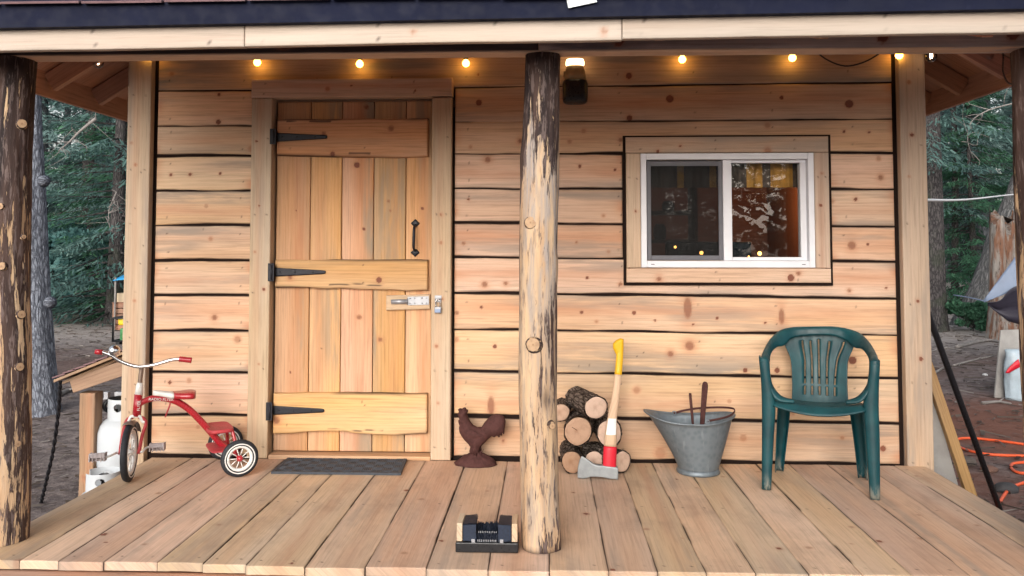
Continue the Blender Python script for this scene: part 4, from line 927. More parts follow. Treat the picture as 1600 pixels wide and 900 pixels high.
# ------------------------------------------------------------------ DOOR MAT
m = MB(); A, B_ = (-1.374, -.327), (-.723, -.327); C_, D_ = (-.742, -.012), (-1.378, -.012)
quad = lambda u, v: np.array([(A[0] * (1 - u) + B_[0] * u) * (1 - v) + (D_[0] * (1 - u) + C_[0] * u) * v, (A[1] * (1 - u) + B_[1] * u) * (1 - v) + (D_[1] * (1 - u) + C_[1] * u) * v, 0])
nu, nv = 131, 66; Z = np.zeros((nu, nv)); U, V = np.meshgrid(np.linspace(0, 1, nu), np.linspace(0, 1, nv), indexing='ij')
rib = (np.arange(nu)[:, None] // 10 + np.arange(nv)[None, :] // 11) % 2
Z = .009 + .0022 * np.where(rib == 0, (np.arange(nu)[:, None] % 2), (np.arange(nv)[None, :] % 2)); Z[:4] = .012; Z[-4:] = .012; Z[:, :4] = .012; Z[:, -4:] = .012
P_ = np.array([[quad(u, v) for v in V[0]] for u in U[:, 0]]); P_[..., 2] = Z + .001
m.add(P_.reshape(-1, 3), gridfaces(nu, nv), smooth=False)
e = [quad(0, 0), quad(1, 0), quad(1, 1), quad(0, 1)]; m.add([x + np.array([0, 0, .0015]) for x in e] + [x + np.array([0, 0, .013]) for x in e], [(0, 1, 5, 4), (1, 2, 6, 5), (2, 3, 7, 6), (3, 0, 4, 7), (3, 2, 1, 0)], smooth=False)
tag(m.build('doormat', M_MAT), 'dark grey rubber doormat with a basketweave of ribs at the door', 'doormat')

# ------------------------------------------------------------------ ROOSTER
RYp = -.105
def zq(x, y, s=2.5, ox=690, oy=520):                                   # outline read in the zoomed view of the shelf of things
    p = onY(ox + x / s, oy + y / s, RYp); return (p[0], p[2])
oc = [(62,318),(68,308),(63,300),(72,294),(80,297),(86,291),(94,292),(98,299),(104,300),(103,309),(99,318),(104,330),(112,345),(124,360),(140,368),(156,368),(166,352),(180,336),(196,322),(214,316),(230,318),(243,326),(250,342),(249,360),(246,378),(244,398),(236,390),(238,404),(228,398),(226,411),(216,402),(206,408),(196,404),(184,413),(170,428),(157,440),(150,452),(148,466),(152,474),(112,474),(108,462),(112,446),(104,434),(90,420),(78,404),(70,388),(68,370),(72,354),(66,352),(65,342),(70,338),(66,326)]
oc = [zq(*q) for q in oc]
ro = empty('rooster_statue', (-.36, RYp, 0), 'rusty cast iron rooster figure on a rocky base by the door', 'statue')
m = MB(); inflate(m, oc[::-1], frame((0, RYp, 0), ex, ez), .0028, lambda d: .003 + .036 * np.sqrt(np.clip(d, 0, .045) / .045 * (2 - np.clip(d, 0, .045) / .045)))
rbody = m.build('body', M_RUST, ro)
m = MB()
for k in range(16):                                                 # tail sickles and wing relief
    a = zq(150 + 3 * k, 400 - 2.2 * k); b = zq(172 + 4.6 * k, 352 + (k % 5) * 6 - 1.5 * k if k < 8 else 330 + (k - 8) * 7); 
    for s in (-1, 1): tube(m, [(a[0], RYp + s * .02, a[1]), ((a[0] + b[0]) / 2, RYp + s * .026, (a[1] + b[1]) / 2 + .006), (b[0], RYp + s * .012, b[1])], [.004, .006, .002], 6, sub=3)
m.build('tail_feather', M_RUST, rbody)
m = MB(); wq = [zq(96, 384), zq(104, 368), zq(122, 372), zq(142, 384), zq(160, 388), (zq(172, 392)), zq(156, 402), zq(138, 410), zq(116, 408), zq(102, 400)]
inflate(m, wq[::-1], frame((0, RYp - .03, 0), ex, ez), .003, lambda d: .004 + .012 * np.sqrt(np.clip(d, 0, .02) / .02)); m.build('wing', M_RUST, ro)
m = MB(); bx, bz = zq(88, 352); inflate(m, [zq(70, 338), zq(78, 340), zq(79, 352), zq(72, 362), zq(67, 350)][::-1], frame((0, RYp - .012, 0), ex, ez), .002, lambda d: .003 + .3 * d); cc = zq(80, 322); lathe(m, [(.006, 0), (.004, .003), (0, .004)], 10, axisM((cc[0], RYp - .022, cc[1]), FY)); m.build('wattle', M_RUST, ro)
m = MB(); b0 = zq(52, 516); b1 = zq(218, 516); cxr = (b0[0] + b1[0]) / 2; rx_ = (b1[0] - b0[0]) / 2; rings = []
for k, (s, z) in enumerate(((1, .001), (1.0, .008), (.93, .016), (.8, .03), (.6, .044), (.4, .055), (.22, .064), (.1, .068))):
    ring = []
    for j in range(40):
        a = 2 * math.pi * j / 40; q = s * (1 + .12 * (mnoise.noise((math.cos(a) * 3 * s + 5, math.sin(a) * 3 * s, k * .4)))); ring.append((cxr + rx_ * q * math.cos(a), RYp + rx_ * .62 * q * math.sin(a), z + .008 * mnoise.noise((math.cos(a) * 6 * s, math.sin(a) * 6 * s, 3))* (k > 0) + (0 if k else 0)))
    rings.append(ring)
loft(m, rings)
for k in range(26):
    a = random.random() * 6.28; q = random.random() * .35; x = cxr + .005 + rx_ * .35 * math.cos(a) * q * 2; y = RYp + .03 * math.sin(a); z = .05
    tube(m, [(x, y, z), (x + random.uniform(-.02, .02), y + random.uniform(-.012, .012), z + random.uniform(.02, .055))], [.004, .001], 6)
m.build('rock_base', M_RUST, ro)

# ------------------------------------------------------------------ BOOT BRUSH
bb = empty('boot_brush', (-.222, -1.3, 0), 'boot scraper with black bristle blocks between pale wooden ends beside the middle post', 'boot brush')
bx0, bx1 = -.339, -.106; Yf = -1.345; Yk = -1.22
m = MB(); cbox(m, bx0, bx1, Yf, Yk, .002, .038, .004); m.build('base', M_BLACKP, bb)
for x in (bx0 + .004, bx1 - .0245): m = MB(); box(m, (x + .0105, (Yf + Yk) / 2 + .003, .039 + .034), (.021, .116, .066), None, .002); m.build('end_block', M_TRIM, bb)
def bristles(x0, x1, z0, z1, y0, y1, n, slant=(0, 0), mb=None, thick=.0016):
    for i in range(n):
        x = random.uniform(x0, x1); y = random.uniform(y0, y1); dx = slant[0] + random.gauss(0, .003); dy = slant[1] + random.gauss(0, .004)
        z = z1 + random.gauss(0, .0025); w = thick; a = random.random() * 3.14
        c, s = math.cos(a) * w, math.sin(a) * w
        mb.add([(x - c, y - s, z0), (x + c, y + s, z0), (x + dx + c * .6, y + dy + s * .6, z), (x + dx - c * .6, y + dy - s * .6, z)], [(0, 1, 2, 3)], smooth=False)
m = MB(); cbox(m, bx0 + .029, bx0 + .072, Yf + .014, Yk - .006, .039, .096, .003); side = m.build('side_brush', M_BRISTLE, bb); m = MB(); cbox(m, bx1 - .072, bx1 - .029, Yf + .014, Yk - .006, .039, .096, .003); side2 = m.build('side_brush', M_BRISTLE, bb)
m = MB()
for x0, x1, s in ((bx0 + .027, bx0 + .072, 1), (bx1 - .072, bx1 - .027, -1)):
    for i in range(520):                                             # bristles lie sideways, out of the end blocks
        y = random.choice((Yf + .0125, Yf + .011, Yf + .0118)); z = random.uniform(.042, .098); xa = x0 if s > 0 else x1; xb_ = (x1 + random.uniform(-.002, .004)) if s > 0 else (x0 - random.uniform(-.002, .004)); w = .0011; dz = random.gauss(0, .003)
        m.add([(xa, y, z - w), (xb_, y - .001, z + dz - w), (xb_, y - .001, z + dz + w), (xa, y, z + w)], [(0, 1, 2, 3)], smooth=False)
    for i in range(260):
        z = .0965 + random.uniform(0, .005); y = random.uniform(Yf + .012, Yk - .006); xa = x0 if s > 0 else x1; xb_ = (x1 + random.uniform(-.002, .004)) if s > 0 else (x0 - random.uniform(-.002, .004)); dz = random.gauss(0, .003); w = .0013
        m.add([(xa, y - w, z), (xb_, y - w, z + dz), (xb_, y + w, z + dz), (xa, y + w, z)], [(0, 1, 2, 3)], smooth=False)
tag(m.build('bristle', plain('bristle_sheen', (.014, .024, .05), .45, var=.7, sc_=120), side), kind='stuff')
m = MB(); cbox(m, bx0 + .08, bx1 - .08, Yf + .03, Yk - .01, .038, .05, .002)
bristles(bx0 + .076, bx1 - .078, .045, .078, Yf + .06, Yk - .012, 500, mb=m); bristles(bx0 + .076, bx1 - .078, .038, .062, Yf + .012, Yf + .03, 260, mb=m)
lo_ = m.build('floor_brush', M_BRISTLE, bb)
m = MB()
for k in range(11): 
    x = bx0 + .084 + k * .0066; box(m, (x, Yf + .034, .066 + random.uniform(-.001, .001)), (.0026, .002, .007), ch=0); box(m, (x - .001, Yf + .0095, .043), (.0026, .002, .008), ch=0)
for x in (bx0 + .066, bx1 - .062): box(m, (x, Yf + .006, .043), (.013, .008, .013), ch=.001)
m.build('metal_clip', M_STEEL, bb)

# ------------------------------------------------------------------ FIREWOOD
logs = [(931.5, 637, .0585, -.29, (-.34, .94, .02), .26, 'firewood log on top of the pile showing much of its shaggy bark'),
        (876, 645, .046, -.17, (.05, 1, 0), .16, 'firewood log half hidden behind the middle porch post'),
        (903, 674, .0715, -.24, (.08, 1, 0), .22, 'thickest firewood log with a radial crack in its cut end'),
        (952, 677, .066, -.21, (-.05, 1, .0), .2, 'firewood log directly behind the axe handle'),
        (894, 727, .0545, -.26, (-.02, 1, .0), .25, 'firewood log on the floor next to the post, left of the axe head'),
        (930, 728, .05, -.21, (.1, 1, .0), .2, 'firewood log on the floor mostly hidden by the axe head'),
        (972, 725, .056, -.245, (-.62, .78, .0), .24, 'firewood log at the right foot of the pile turned towards the bucket')]
for li_, (px, py, r, Y, d, L, lab) in enumerate(logs):
    c = np.array(onY(px, py, Y)); d = np.array(d, float); d /= np.linalg.norm(d)
    if c[2] < r + .004 or py > 715: c[2] = r * 1.05
    root = empty('firewood_log', tuple(c), lab, 'log', 'firewood logs stacked against the wall')
    M = axisM(c, d); nu, nv = 56, 40; m = MB(); TH, T = np.meshgrid(np.linspace(0, 2 * math.pi, nu, endpoint=False), np.linspace(0, 1, nv), indexing='ij')
    lump = vnoise(np.cos(TH) * 2 + 5 + li_, np.sin(TH) * 2 + T * 2, 51) - .5; rough = vnoise(np.cos(TH) * 10 + 20, np.sin(TH) * 10 + T * 9 + li_, 52); fine = vnoise(np.cos(TH) * 22 + 30, np.sin(TH) * 22 + T * 22 + li_, 53)
    sq = .96 + .05 * np.cos(2 * TH + li_)
    RR = r * sq * (1 + .06 * lump + .11 * rough + .05 * fine)
    W = np.stack([RR * np.cos(TH), RR * np.sin(TH), T * L], -1); G = np.stack([T * L + li_, RR * np.sin(TH), RR * np.cos(TH)], -1)
    m.add(W.reshape(-1, 3) @ np.array(M.to_3x3()).T + c, gridfaces(nu, nv, True), G.reshape(-1, 3)); m.build('bark', M_LOGB, root)
    k = 56; a = np.linspace(0, 2 * math.pi, k, endpoint=False); rc = r * sq[:, 0] * (1 + .06 * lump[:, 0] + .015 * np.sin(a * 5 + li_)) * .985
    for z, s in ((-.003, 1), (L + .003, -1)):
        m = MB(); rows = [np.zeros((1, 3))]; vv = []
        for q in (0., .33, .66, .93, 1.): vv.append(np.stack([rc * q * np.cos(a), rc * q * np.sin(a), np.full(k, z + (.004 * s if q == 1 else 0))], -1))
        V3 = np.concatenate(vv); f = []
        for i in range(4):
            for j in range(k): f.append((i * k + j, (i + 1) * k + j, (i + 1) * k + (j + 1) % k, i * k + (j + 1) % k))
        G = V3.copy() + 0; G[:, :2] -= np.array([.008, .006]); m.add(V3 @ np.array(M.to_3x3()).T + c, f if s < 0 else [q[::-1] for q in f], G); m.build('cut_end', M_CUT, root)
    if li_ == 2:
        m = MB(); p0 = c - d * .0045; X = np.array(M.col[0][:3]); Yv = np.array(M.col[1][:3]); bar(m, p0 + np.array([-.03, 0, .022]), p0 + np.array([-.004, 0, .006]), .002, .0022); m.build('crack', M_GAP, root)

# ------------------------------------------------------------------ AXE
axx = empty('axe', (.25, -.335, 0), 'splitting axe with yellow, wood and red handle standing on its head against the logs', 'axe')
AY = -.345; ap = lambda px, py: onY(px, py, AY)
def hz(x, y): return (860 + x / 3.6, 510 + y / 3.6)
hl = lambda x, y: (lambda p: (p[0], p[2]))(onY(*hz(x, y), AY))
m = MB(); out = [hl(176, 724), hl(163, 752), hl(155, 790), hl(151, 850), hl(190, 851), hl(230, 840), hl(290, 840), hl(340, 848), hl(378, 850), hl(379, 787), hl(330, 780), hl(268, 776), hl(240, 768), hl(205, 742)]
zb_ = min(q[1] for q in out); out = [(a, b - zb_ + .003) for a, b in out]
x0_ = hl(151, 850)[0]; x1_ = hl(379, 850)[0]
inflate(m, out[::-1], frame((0, AY, 0), ex, ez), .003, lambda d: .002 + 0 * d); v = m.v[-1]
v[:, 1] = AY + np.sign(v[:, 1] - AY) * (.002 + .024 * np.clip((v[:, 0] - x0_) / (x1_ - x0_), 0, 1) ** .8)
m.build('axe_head', M_AXEHEAD, axx)
def hpt(x, y, k):                                                   # the handle leans back towards the logs
    return onY(*hz(x, y), AY + .10 * k)
spine = [(332, 840, 0), (332, 776, .02), (336, 690, .08), (341, 590, .2), (350, 500, .32), (366, 400, .5), (378, 300, .68), (386, 220, .8), (390, 150, .9), (388, 105, .96), (378, 84, 1.0)]
rads = [38, 37, 36, 32, 25, 21, 20, 20, 19.5, 24, 22]
P3 = [hpt(*q) for q in spine]; r3 = [q / 3.6 / 313 for q in rads]; Pp, rr_ = spline(P3, r3, 6)
cut = [0, 6, 14, 19, 27, 41, len(Pp) - 1]
def hseg(a, b, mat, nm, grow=1.0):
    m = MB(); tube(m, Pp[a:b + 1], [q * grow for q in rr_[a:b + 1]], 18, flat=.62, up=(1, 0, 0)); return m.build(nm, mat, axx)
def at_y(yy): return min(range(len(Pp)), key=lambda i: abs((lambda v: PPY + F * v[1] / v[2])(RC @ (np.array(Pp[i]) - CAM)) - (510 + yy / 3.6)))
i_r, i_y = at_y(676), at_y(272)
hseg(0, i_r, M_AXERED, 'red_band', 1.01); hseg(i_r, i_y, M_AXEW, 'handle'); hseg(i_y, len(Pp) - 1, M_YELLOW, 'grip', 1.01)
m = MB(); kn = [hl(q[0], q[1]) for q in ((352, 98), (352, 124), (366, 152), (392, 168), (410, 130), (412, 72), (394, 66), (368, 78))]
Mk = frame((0, AY + .095, 0), ex, ez); inflate(m, [( (lambda p: (p[0], p[2]))(onY(*hz(q[0], q[1]), AY + .095))) for q in ((352, 98), (352, 124), (366, 152), (392, 190), (410, 150), (412, 72), (394, 66), (368, 78))][::-1], Mk, .002, lambda d: .003 + .011 * np.sqrt(np.clip(d, 0, .012) / .012)); m.build('grip_knob', M_YELLOW, axx)
i0, i1 = at_y(612), at_y(516); m = MB(); V4 = []
for i in range(i0, i1 + 1):
    for s in np.linspace(-1, 1, 7): th = s * .95; V4.append(np.array(Pp[i]) + np.array([math.sin(th) * rr_[i] * 1.02, -math.cos(th) * rr_[i] * .62 * 1.03 - .0005, 0]))
m.add(V4, gridfaces(i1 - i0 + 1, 7)); m.build('paper_label', M_LABEL, axx)

# ------------------------------------------------------------------ COAL SCUTTLE
bk = empty('coal_bucket', (.74, -.22, 0), 'galvanized coal scuttle with pouring lip and rusty bail handle by the wall', 'bucket')
bc = onZ(1089, 735, 0); bcx, bcy = bc[0], -.2
def bz(px, py, Y=-.2): return onY(px, py, Y)
topL = bz(1009, 652); topR = bz(1145, 655); hC = (topL[0] + topR[0]) / 2 - bcx
nseg = 72; rows = 26; V = []
for i in range(rows):
    t_ = i / (rows - 1)
    for k in range(nseg):
        a = 2 * math.pi * k / nseg; ca, sa = math.cos(a), math.sin(a)
        zt_ = .285 - .028 * ca ** 2 * 0 - .03 * math.cos(a * 1) * 0 + .018 * max(0, -ca) ** 2 - .022 * (1 - ca * ca) + .006 * max(0, ca)
        xr = topR[0] - bcx; xl = bcx - topL[0]
        xe = (xr if ca > 0 else xl); yr = .135
        g_ = t_ ** (1.0 if ca > 0 else 1.25); rim = .008 * math.exp(-((t_ - 1) / .03) ** 2)
        ex_ = 1 - .32 * t_ * (1 if ca < 0 else .0); x = bcx + math.copysign(abs(ca) ** ex_, ca) * (.1 + (xe - .1) * g_ + rim); y = bcy + sa * (.1 + (yr - .1) * t_ + rim)
        flute = .0014 * math.cos(k * 18 * 2 * math.pi / nseg * 2) * math.sin(math.pi * min(1, t_ * 1.05)) 
        V.append((x + ca * flute, y + sa * flute, .022 + (zt_ - .022) * t_))
m = MB(); V = np.array(V); f = []
for i in range(rows - 1):
    for k in range(nseg): f.append((i * nseg + k, i * nseg + (k + 1) % nseg, (i + 1) * nseg + (k + 1) % nseg, (i + 1) * nseg + k))
f.append(tuple(range(nseg))[::-1]); m.add(V, f)
body = m.build('bucket_body', M_GALV, bk); md = body.modifiers.new('thickness', 'SOLIDIFY'); md.thickness = .0025; md.offset = -1
m = MB(); rimv = V[-nseg:]; tube(m, [rimv[k] for k in range(0, nseg, 2)], .0045, 8, closed=True); m.build('rolled_rim', M_GALV, body)
m = MB(); lathe(m, [(.097, .0), (.106, .001), (.108, .008), (.104, .018), (.1005, .026), (.097, .026)], 48, Matrix.Translation((bcx, bcy, .001))); m.build('foot_ring', M_GALV, body)
e0 = bz(1104, 659, -.335); e1 = bz(1053, 647, -.07)
m = MB()
for (px, py, Y) in ((1105, 659, -.338), (1053, 645, -.075)):
    p = onY(px, py, Y); tube(m, [p + np.array([.009 * math.cos(a), -.004, .009 * math.sin(a)]) for a in np.linspace(0, 2 * math.pi, 14, endpoint=False)], .003, 8, closed=True)
m.build('ear', M_GALV, bk)
m = MB(); hb2 = [onY(*q) for q in ((1053, 646, -.075), (1066, 642, -.08), (1090, 638, -.1), (1120, 636.5, -.14), (1142, 637.5, -.2), (1148, 641, -.25), (1143, 648, -.29), (1130, 653, -.32), (1106, 658, -.338))]
tube(m, hb2, .0055, 8, sub=5, flat=.45, up=(0, 0, 1)); m.build('bail_handle', M_RUST, bk)
fs_ = empty('fire_shovel', (.77, -.2, .03), 'rusty flat-handled fire shovel standing in the coal scuttle', 'shovel')
m = MB(); a = onY(1102, 597, -.23); b = onY(1097, 664, -.2); dirv = (b - a) / np.linalg.norm(b - a); Xs = np.array([1, 0, .07]); 
lw = .0165; Lh = np.linalg.norm(b - a) + .05
poly = [(-lw * .62, -Lh), (lw * .62, -Lh), (lw * .9, -.02), (lw * .75, -.006), (lw * .35, .002), (-lw * .35, .002), (-lw * .75, -.006), (-lw * .9, -.02)]
Mf = frame(a, np.cross(-dirv, np.array([0, -1., 0])) * -1, -dirv)
inflate(m, poly, Mf, .003, lambda d: .003 + 0 * d); m.build('handle', M_RUST, fs_)
m = MB(); c = b + dirv * .05; v = []
for i in np.linspace(0, 1, 10):
    for s in np.linspace(-1, 1, 9): v.append(c + dirv * .13 * i + np.array([s * (.02 + .035 * min(1, i * 3)), .012 * s * s - .008, 0]))
for q in v: q[2] = max(q[2], .03); q[0] = bcx + max(-.07, min(.07, q[0] - bcx))
m.add(v, gridfaces(10, 9)); o = m.build('blade', M_RUST, fs_); md = o.modifiers.new('thickness', 'SOLIDIFY'); md.thickness = .002
pk = empty('poker', (.7, -.18, .03), 'thin dark fire poker standing in the coal scuttle left of the shovel', 'poker')
m = MB(); a = onY(1078.5, 617, -.2); b = onY(1082, 655, -.19); tube(m, [a, b, b + (b - a) / np.linalg.norm(b - a) * .13], [.0075, .007, .005], 10); m.build('shaft', M_RUST, pk)
m = MB(); box(m, a + np.array([0, 0, .003]), (.013, .012, .012), None, .003); m.build('knob', M_RUST, pk)

# ------------------------------------------------------------------ CHAIR
ch_root = empty('plastic_chair', (1.305, -.36, 0), 'dark green moulded plastic armchair with slotted back on the porch', 'chair', rz=R_(-17))
ch_root_m = Matrix.Translation((1.305, -.36, 0)) @ Matrix.Rotation(R_(-17), 4, 'Z')
def cpt(px, py, dpt):                                               # chair-local point on the plane at local depth dpt
    n = np.array((ch_root_m.to_3x3() @ Vector((0, 1, 0)))[:]); p0 = np.array((ch_root_m @ Vector((0, dpt, 0)))[:]); w = onP(px, py, p0, n)
    return np.array((ch_root_m.inverted() @ Vector(w))[:])
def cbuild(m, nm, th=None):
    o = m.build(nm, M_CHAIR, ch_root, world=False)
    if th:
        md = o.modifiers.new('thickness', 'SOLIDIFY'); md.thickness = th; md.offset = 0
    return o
def cz(x, y): return (1160 + x / 2.648, 480 + y / 2.648)
def ribbon(m, pts, wv, sub=5, closed=False, th=.006):
    """swept strip: pts with a half-width vector each"""
    P, _ = spline([np.array(p, float) for p in pts], [0] * len(pts), sub); Wv, _ = spline([np.array(w, float) for w in wv], [0] * len(wv), sub)
    v = []
    for p, w in zip(P, Wv):
        for s in np.linspace(-1, 1, 7): 
            v.append(p + w * s)
    m.add(v, gridfaces(len(P), 7))
yF, yB, yT = -.2, .12, .20
# seat: a dished sheet, its front edge curved down
xl, xr = cpt(*cz(128, 385), yF)[0], cpt(*cz(508, 385), yF)[0]
zF = cpt(*cz(320, 408), yF)[2]; nu, nv = 34, 26; v = []
for i in range(nu):
    s = i / (nu - 1) * 2 - 1
    for j in range(nv):
        t_ = j / (nv - 1)
        y = yF - .012 + (yB + .05 - yF) * t_; wS = (xr - xl) / 2 * (1 - .12 * t_)
        x = (xl + xr) / 2 + s * wS
        zz = .408 + .012 * (s * s) - .05 * t_ - .04 * math.exp(-(t_ / .07) ** 2) * (1 - .25 * s * s) - .006 * (1 - s * s) + .045 * sstep(.8, 1, t_) * 0
        v.append((x, y - .03 * (1 - s * s) * math.exp(-(t_ / .2) ** 2), zz))
m = MB(); m.add(v, gridfaces(nu, nv)); cbuild(m, 'seat', .007)
# backrest: curved sheet with five fanned slots and a wide rounded top
zS, zT = .352, cpt(1281, 509, yT)[2]
xb0, xb1 = cpt(*cz(203, 360), yB)[0], cpt(*cz(440, 360), yB)[0]; xm_ = (xb0 + xb1) / 2
def bk_pt(s, t_):
    hw = (xb1 - xb0) / 2 * (1 - .03 * math.sin(math.pi * min(1, t_ * 1.8)) + .26 * sstep(.55, .86, t_))
    z = zS - .012 + (zT - .022 - zS + .012) * t_; y = yB + .035 + (yT - yB - .02) * t_ ** 1.1 + .022 * (1 - s * s) - .01
    return (xm_ + s * hw, y, z)
T0, T1, TB0, TB1 = .13, .87, .245, .275
ts = sorted(set(list(np.linspace(0, 1, 60)) + [T0, T1, TB0, TB1])); W_ = .034
def slot_c(k, t_):
    c0 = -.54 + .27 * k; c1 = (-.46, -.23, 0., .31, .72)[k]; q = min(1, max(0, (t_ - T0) / (T1 - T0))); return c0 + (c1 - c0) * q ** 1.4
cols = []
for t_ in ts:
    row = [-1, -.97]
    e = [-.97] + [x for k in range(5) for x in (slot_c(k, t_) - W_ * (1 - .35 * t_), slot_c(k, t_) + W_ * (1 - .35 * t_))] + [.97]
    for k in range(11):
        for q in (.25, .5, .75): row.append(e[k] * (1 - q) + e[k + 1] * q)
        row.append(e[k + 1])
    row.append(1); cols.append(row)
nc = len(cols[0]); v = [bk_pt(s, t_) for t_, row in zip(ts, cols) for s in row]; fs = []
for r_ in range(len(ts) - 1):
    tm = (ts[r_] + ts[r_ + 1]) / 2
    for c_ in range(nc - 1):
        seg_ = (c_ - 1) // 4 if c_ >= 1 else -1
        if 0 <= seg_ < 11 and seg_ % 2 == 1 and T0 < tm < T1 - .015 * abs(seg_ // 2 - 2) and not (TB0 < tm < TB1): continue
        fs.append((r_ * nc + c_, r_ * nc + c_ + 1, (r_ + 1) * nc + c_ + 1, (r_ + 1) * nc + c_))
m = MB(); m.add(v, fs); cbuild(m, 'backrest', .007)
# top band with the arms: one swept strip on each side, from the front leg over the arm and up to the crown
m = MB()
loop = [(74, 232, -.205, 0), (78, 213, -.185, 0), (86, 190, -.12, 0), (100, 160, -.02, 1), (124, 125, .08, 1), (160, 96, .16, 1), (210, 85, .195, 1), (260, 83, .205, 1), (320, 82, .208, 1), (380, 83, .205, 1), (430, 90, .195, 1), (482, 108, .16, 1), (520, 142, .08, 1), (543, 178, -.02, 1), (556, 205, -.12, 0), (560, 226, -.185, 0), (564, 246, -.205, 0)]
def arms(mir):
    pass
P_l = []; W_l = []
for (x, y, d, k) in loop:
    p = cpt(*cz(x, y), d); P_l.append(p)
P_l = np.array(P_l)
# inner edge of the band (round the oval openings and the top of the slotted panel)
inner = [(108, 240, -.195), (112, 220, -.165), (113, 205, -.10), (122, 182, -.01), (142, 165, .06), (172, 158, .11), (205, 128, .165), (262, 118, .185), (320, 116, .19), (378, 118, .185), (432, 140, .165), (462, 166, .11), (492, 172, .06), (512, 190, -.01), (524, 212, -.10), (527, 230, -.165), (530, 252, -.195)]
P_i = np.array([cpt(*cz(x, y), d) for x, y, d in inner])
Po, _ = spline(list(P_l), [0] * len(P_l), 6); Pi, _ = spline(list(P_i), [0] * len(P_i), 6)
v = []; nw = 9
for a, b in zip(Po, Pi):
    mid = (a + b) / 2
    for k in range(nw):
        q = k / (nw - 1); p = a * (1 - q) + b * q; bul = math.sin(math.pi * q) * .012; p = p + np.array([0, -.3 * bul, bul]); v.append(p)
m.add(v, gridfaces(len(Po), nw)); lip = [a + np.array([0, .012, -.016]) for a in Po]
v2 = []
for a, b in zip(Po, lip): v2 += [a, (a + b) / 2 + np.array([0, .004, .002]), b]
m.add(v2, gridfaces(len(Po), 3)); cbuild(m, 'top_band', .007)
# front legs flare up into the arms; an inner web curves into the seat
for sgn in (-1, 1):
    m = MB()
    if sgn < 0:
        out_ = [(70, 205), (74, 250), (80, 320), (83, 420), (83, 560), (82, 736)]; in_ = [(106, 218), (110, 260), (118, 310), (134, 400), (126, 560), (116, 740)]
    else:
        out_ = [(567, 222), (566, 260), (563, 320), (562, 420), (566, 560), (567, 770)]; in_ = [(530, 220), (527, 270), (520, 320), (504, 400), (514, 560), (531, 772)]
    dp = [-.195, -.2, -.2, -.2, -.205, -.215]
    A_ = [cpt(*cz(*q), d) for q, d in zip(out_, dp)]; Bq = [cpt(*cz(*q), d) for q, d in zip(in_, dp)]
    A_[-1][2] = .002; Bq[-1][2] = .002
    A2, _ = spline(A_, [0] * 6, 6); B2, _ = spline(Bq, [0] * 6, 6); v = []
    for a, b in zip(A2, B2):
        zz = a[2]; dpth = .052 * (1 - .35 * (1 - min(1, zz / .4))) if zz < .45 else .06
        v += [a + np.array([0, dpth, 0]), a + np.array([0, dpth * .5, 0]), a + np.array([.0 , .003, 0]), a * .9 + b * .1 + np.array([0, -.003, 0]), (a + b) / 2 + np.array([0, -.005, 0]), a * .1 + b * .9 + np.array([0, -.003, 0]), b + np.array([0, .004, 0]), b + np.array([0, .02, 0])]
    m.add(v, gridfaces(len(A2), 8)); cbuild(m, 'leg', .006)
    m = MB()                                                        # curved web from leg to seat
    if sgn < 0: c_o = [(110, 215, -.17), (112, 262, -.17), (122, 318, -.18), (158, 366, -.19), (215, 386, -.2)]; c_i = [(112, 300, -.2), (118, 330, -.2), (128, 372, -.21), (158, 392, -.215), (215, 396, -.2)]
    else: c_o = [(527, 232, -.17), (525, 280, -.17), (515, 325, -.18), (478, 370, -.19), (428, 388, -.2)]; c_i = [(527, 310, -.2), (522, 340, -.2), (508, 378, -.21), (478, 397, -.215), (428, 399, -.2)]
    A2, _ = spline([cpt(*cz(x, y), d) for x, y, d in c_o], [0] * 5, 5); B2, _ = spline([cpt(*cz(x, y), d) for x, y, d in c_i], [0] * 5, 5); v = []
    for a, b in zip(A2, B2):
        for q in np.linspace(0, 1, 5): v.append(a * (1 - q) + b * q + np.array([0, -.008 * math.sin(math.pi * q), 0]))
    m.add(v, gridfaces(len(A2), 5)); cbuild(m, 'arm_web', .006)
for sgn in (-1, 1):
    m = MB()
    if sgn < 0: out_ = [(150, 398), (146, 470), (142, 560), (138, 680)]; in_ = [(198, 400), (192, 470), (182, 560), (168, 684)]
    else: out_ = [(494, 414), (500, 490), (508, 580), (514, 706)]; in_ = [(443, 414), (454, 490), (466, 580), (480, 706)]
    dp = [.10, .12, .14, .15]
    A_ = [cpt(*cz(*q), d) for q, d in zip(out_, dp)]; Bq = [cpt(*cz(*q), d) for q, d in zip(in_, dp)]; A_[-1][2] = .002; Bq[-1][2] = .002
    A2, _ = spline(A_, [0] * 4, 6); B2, _ = spline(Bq, [0] * 4, 6); v = []
    for a, b in zip(A2, B2): v += [a + np.array([0, -.045, 0]), a + np.array([0, -.02, 0]), a, a * .5 + b * .5 + np.array([0, .004, 0]), b, b + np.array([0, -.012, 0])]
    m.add(v, gridfaces(len(A2), 6)); cbuild(m, 'leg', .006)

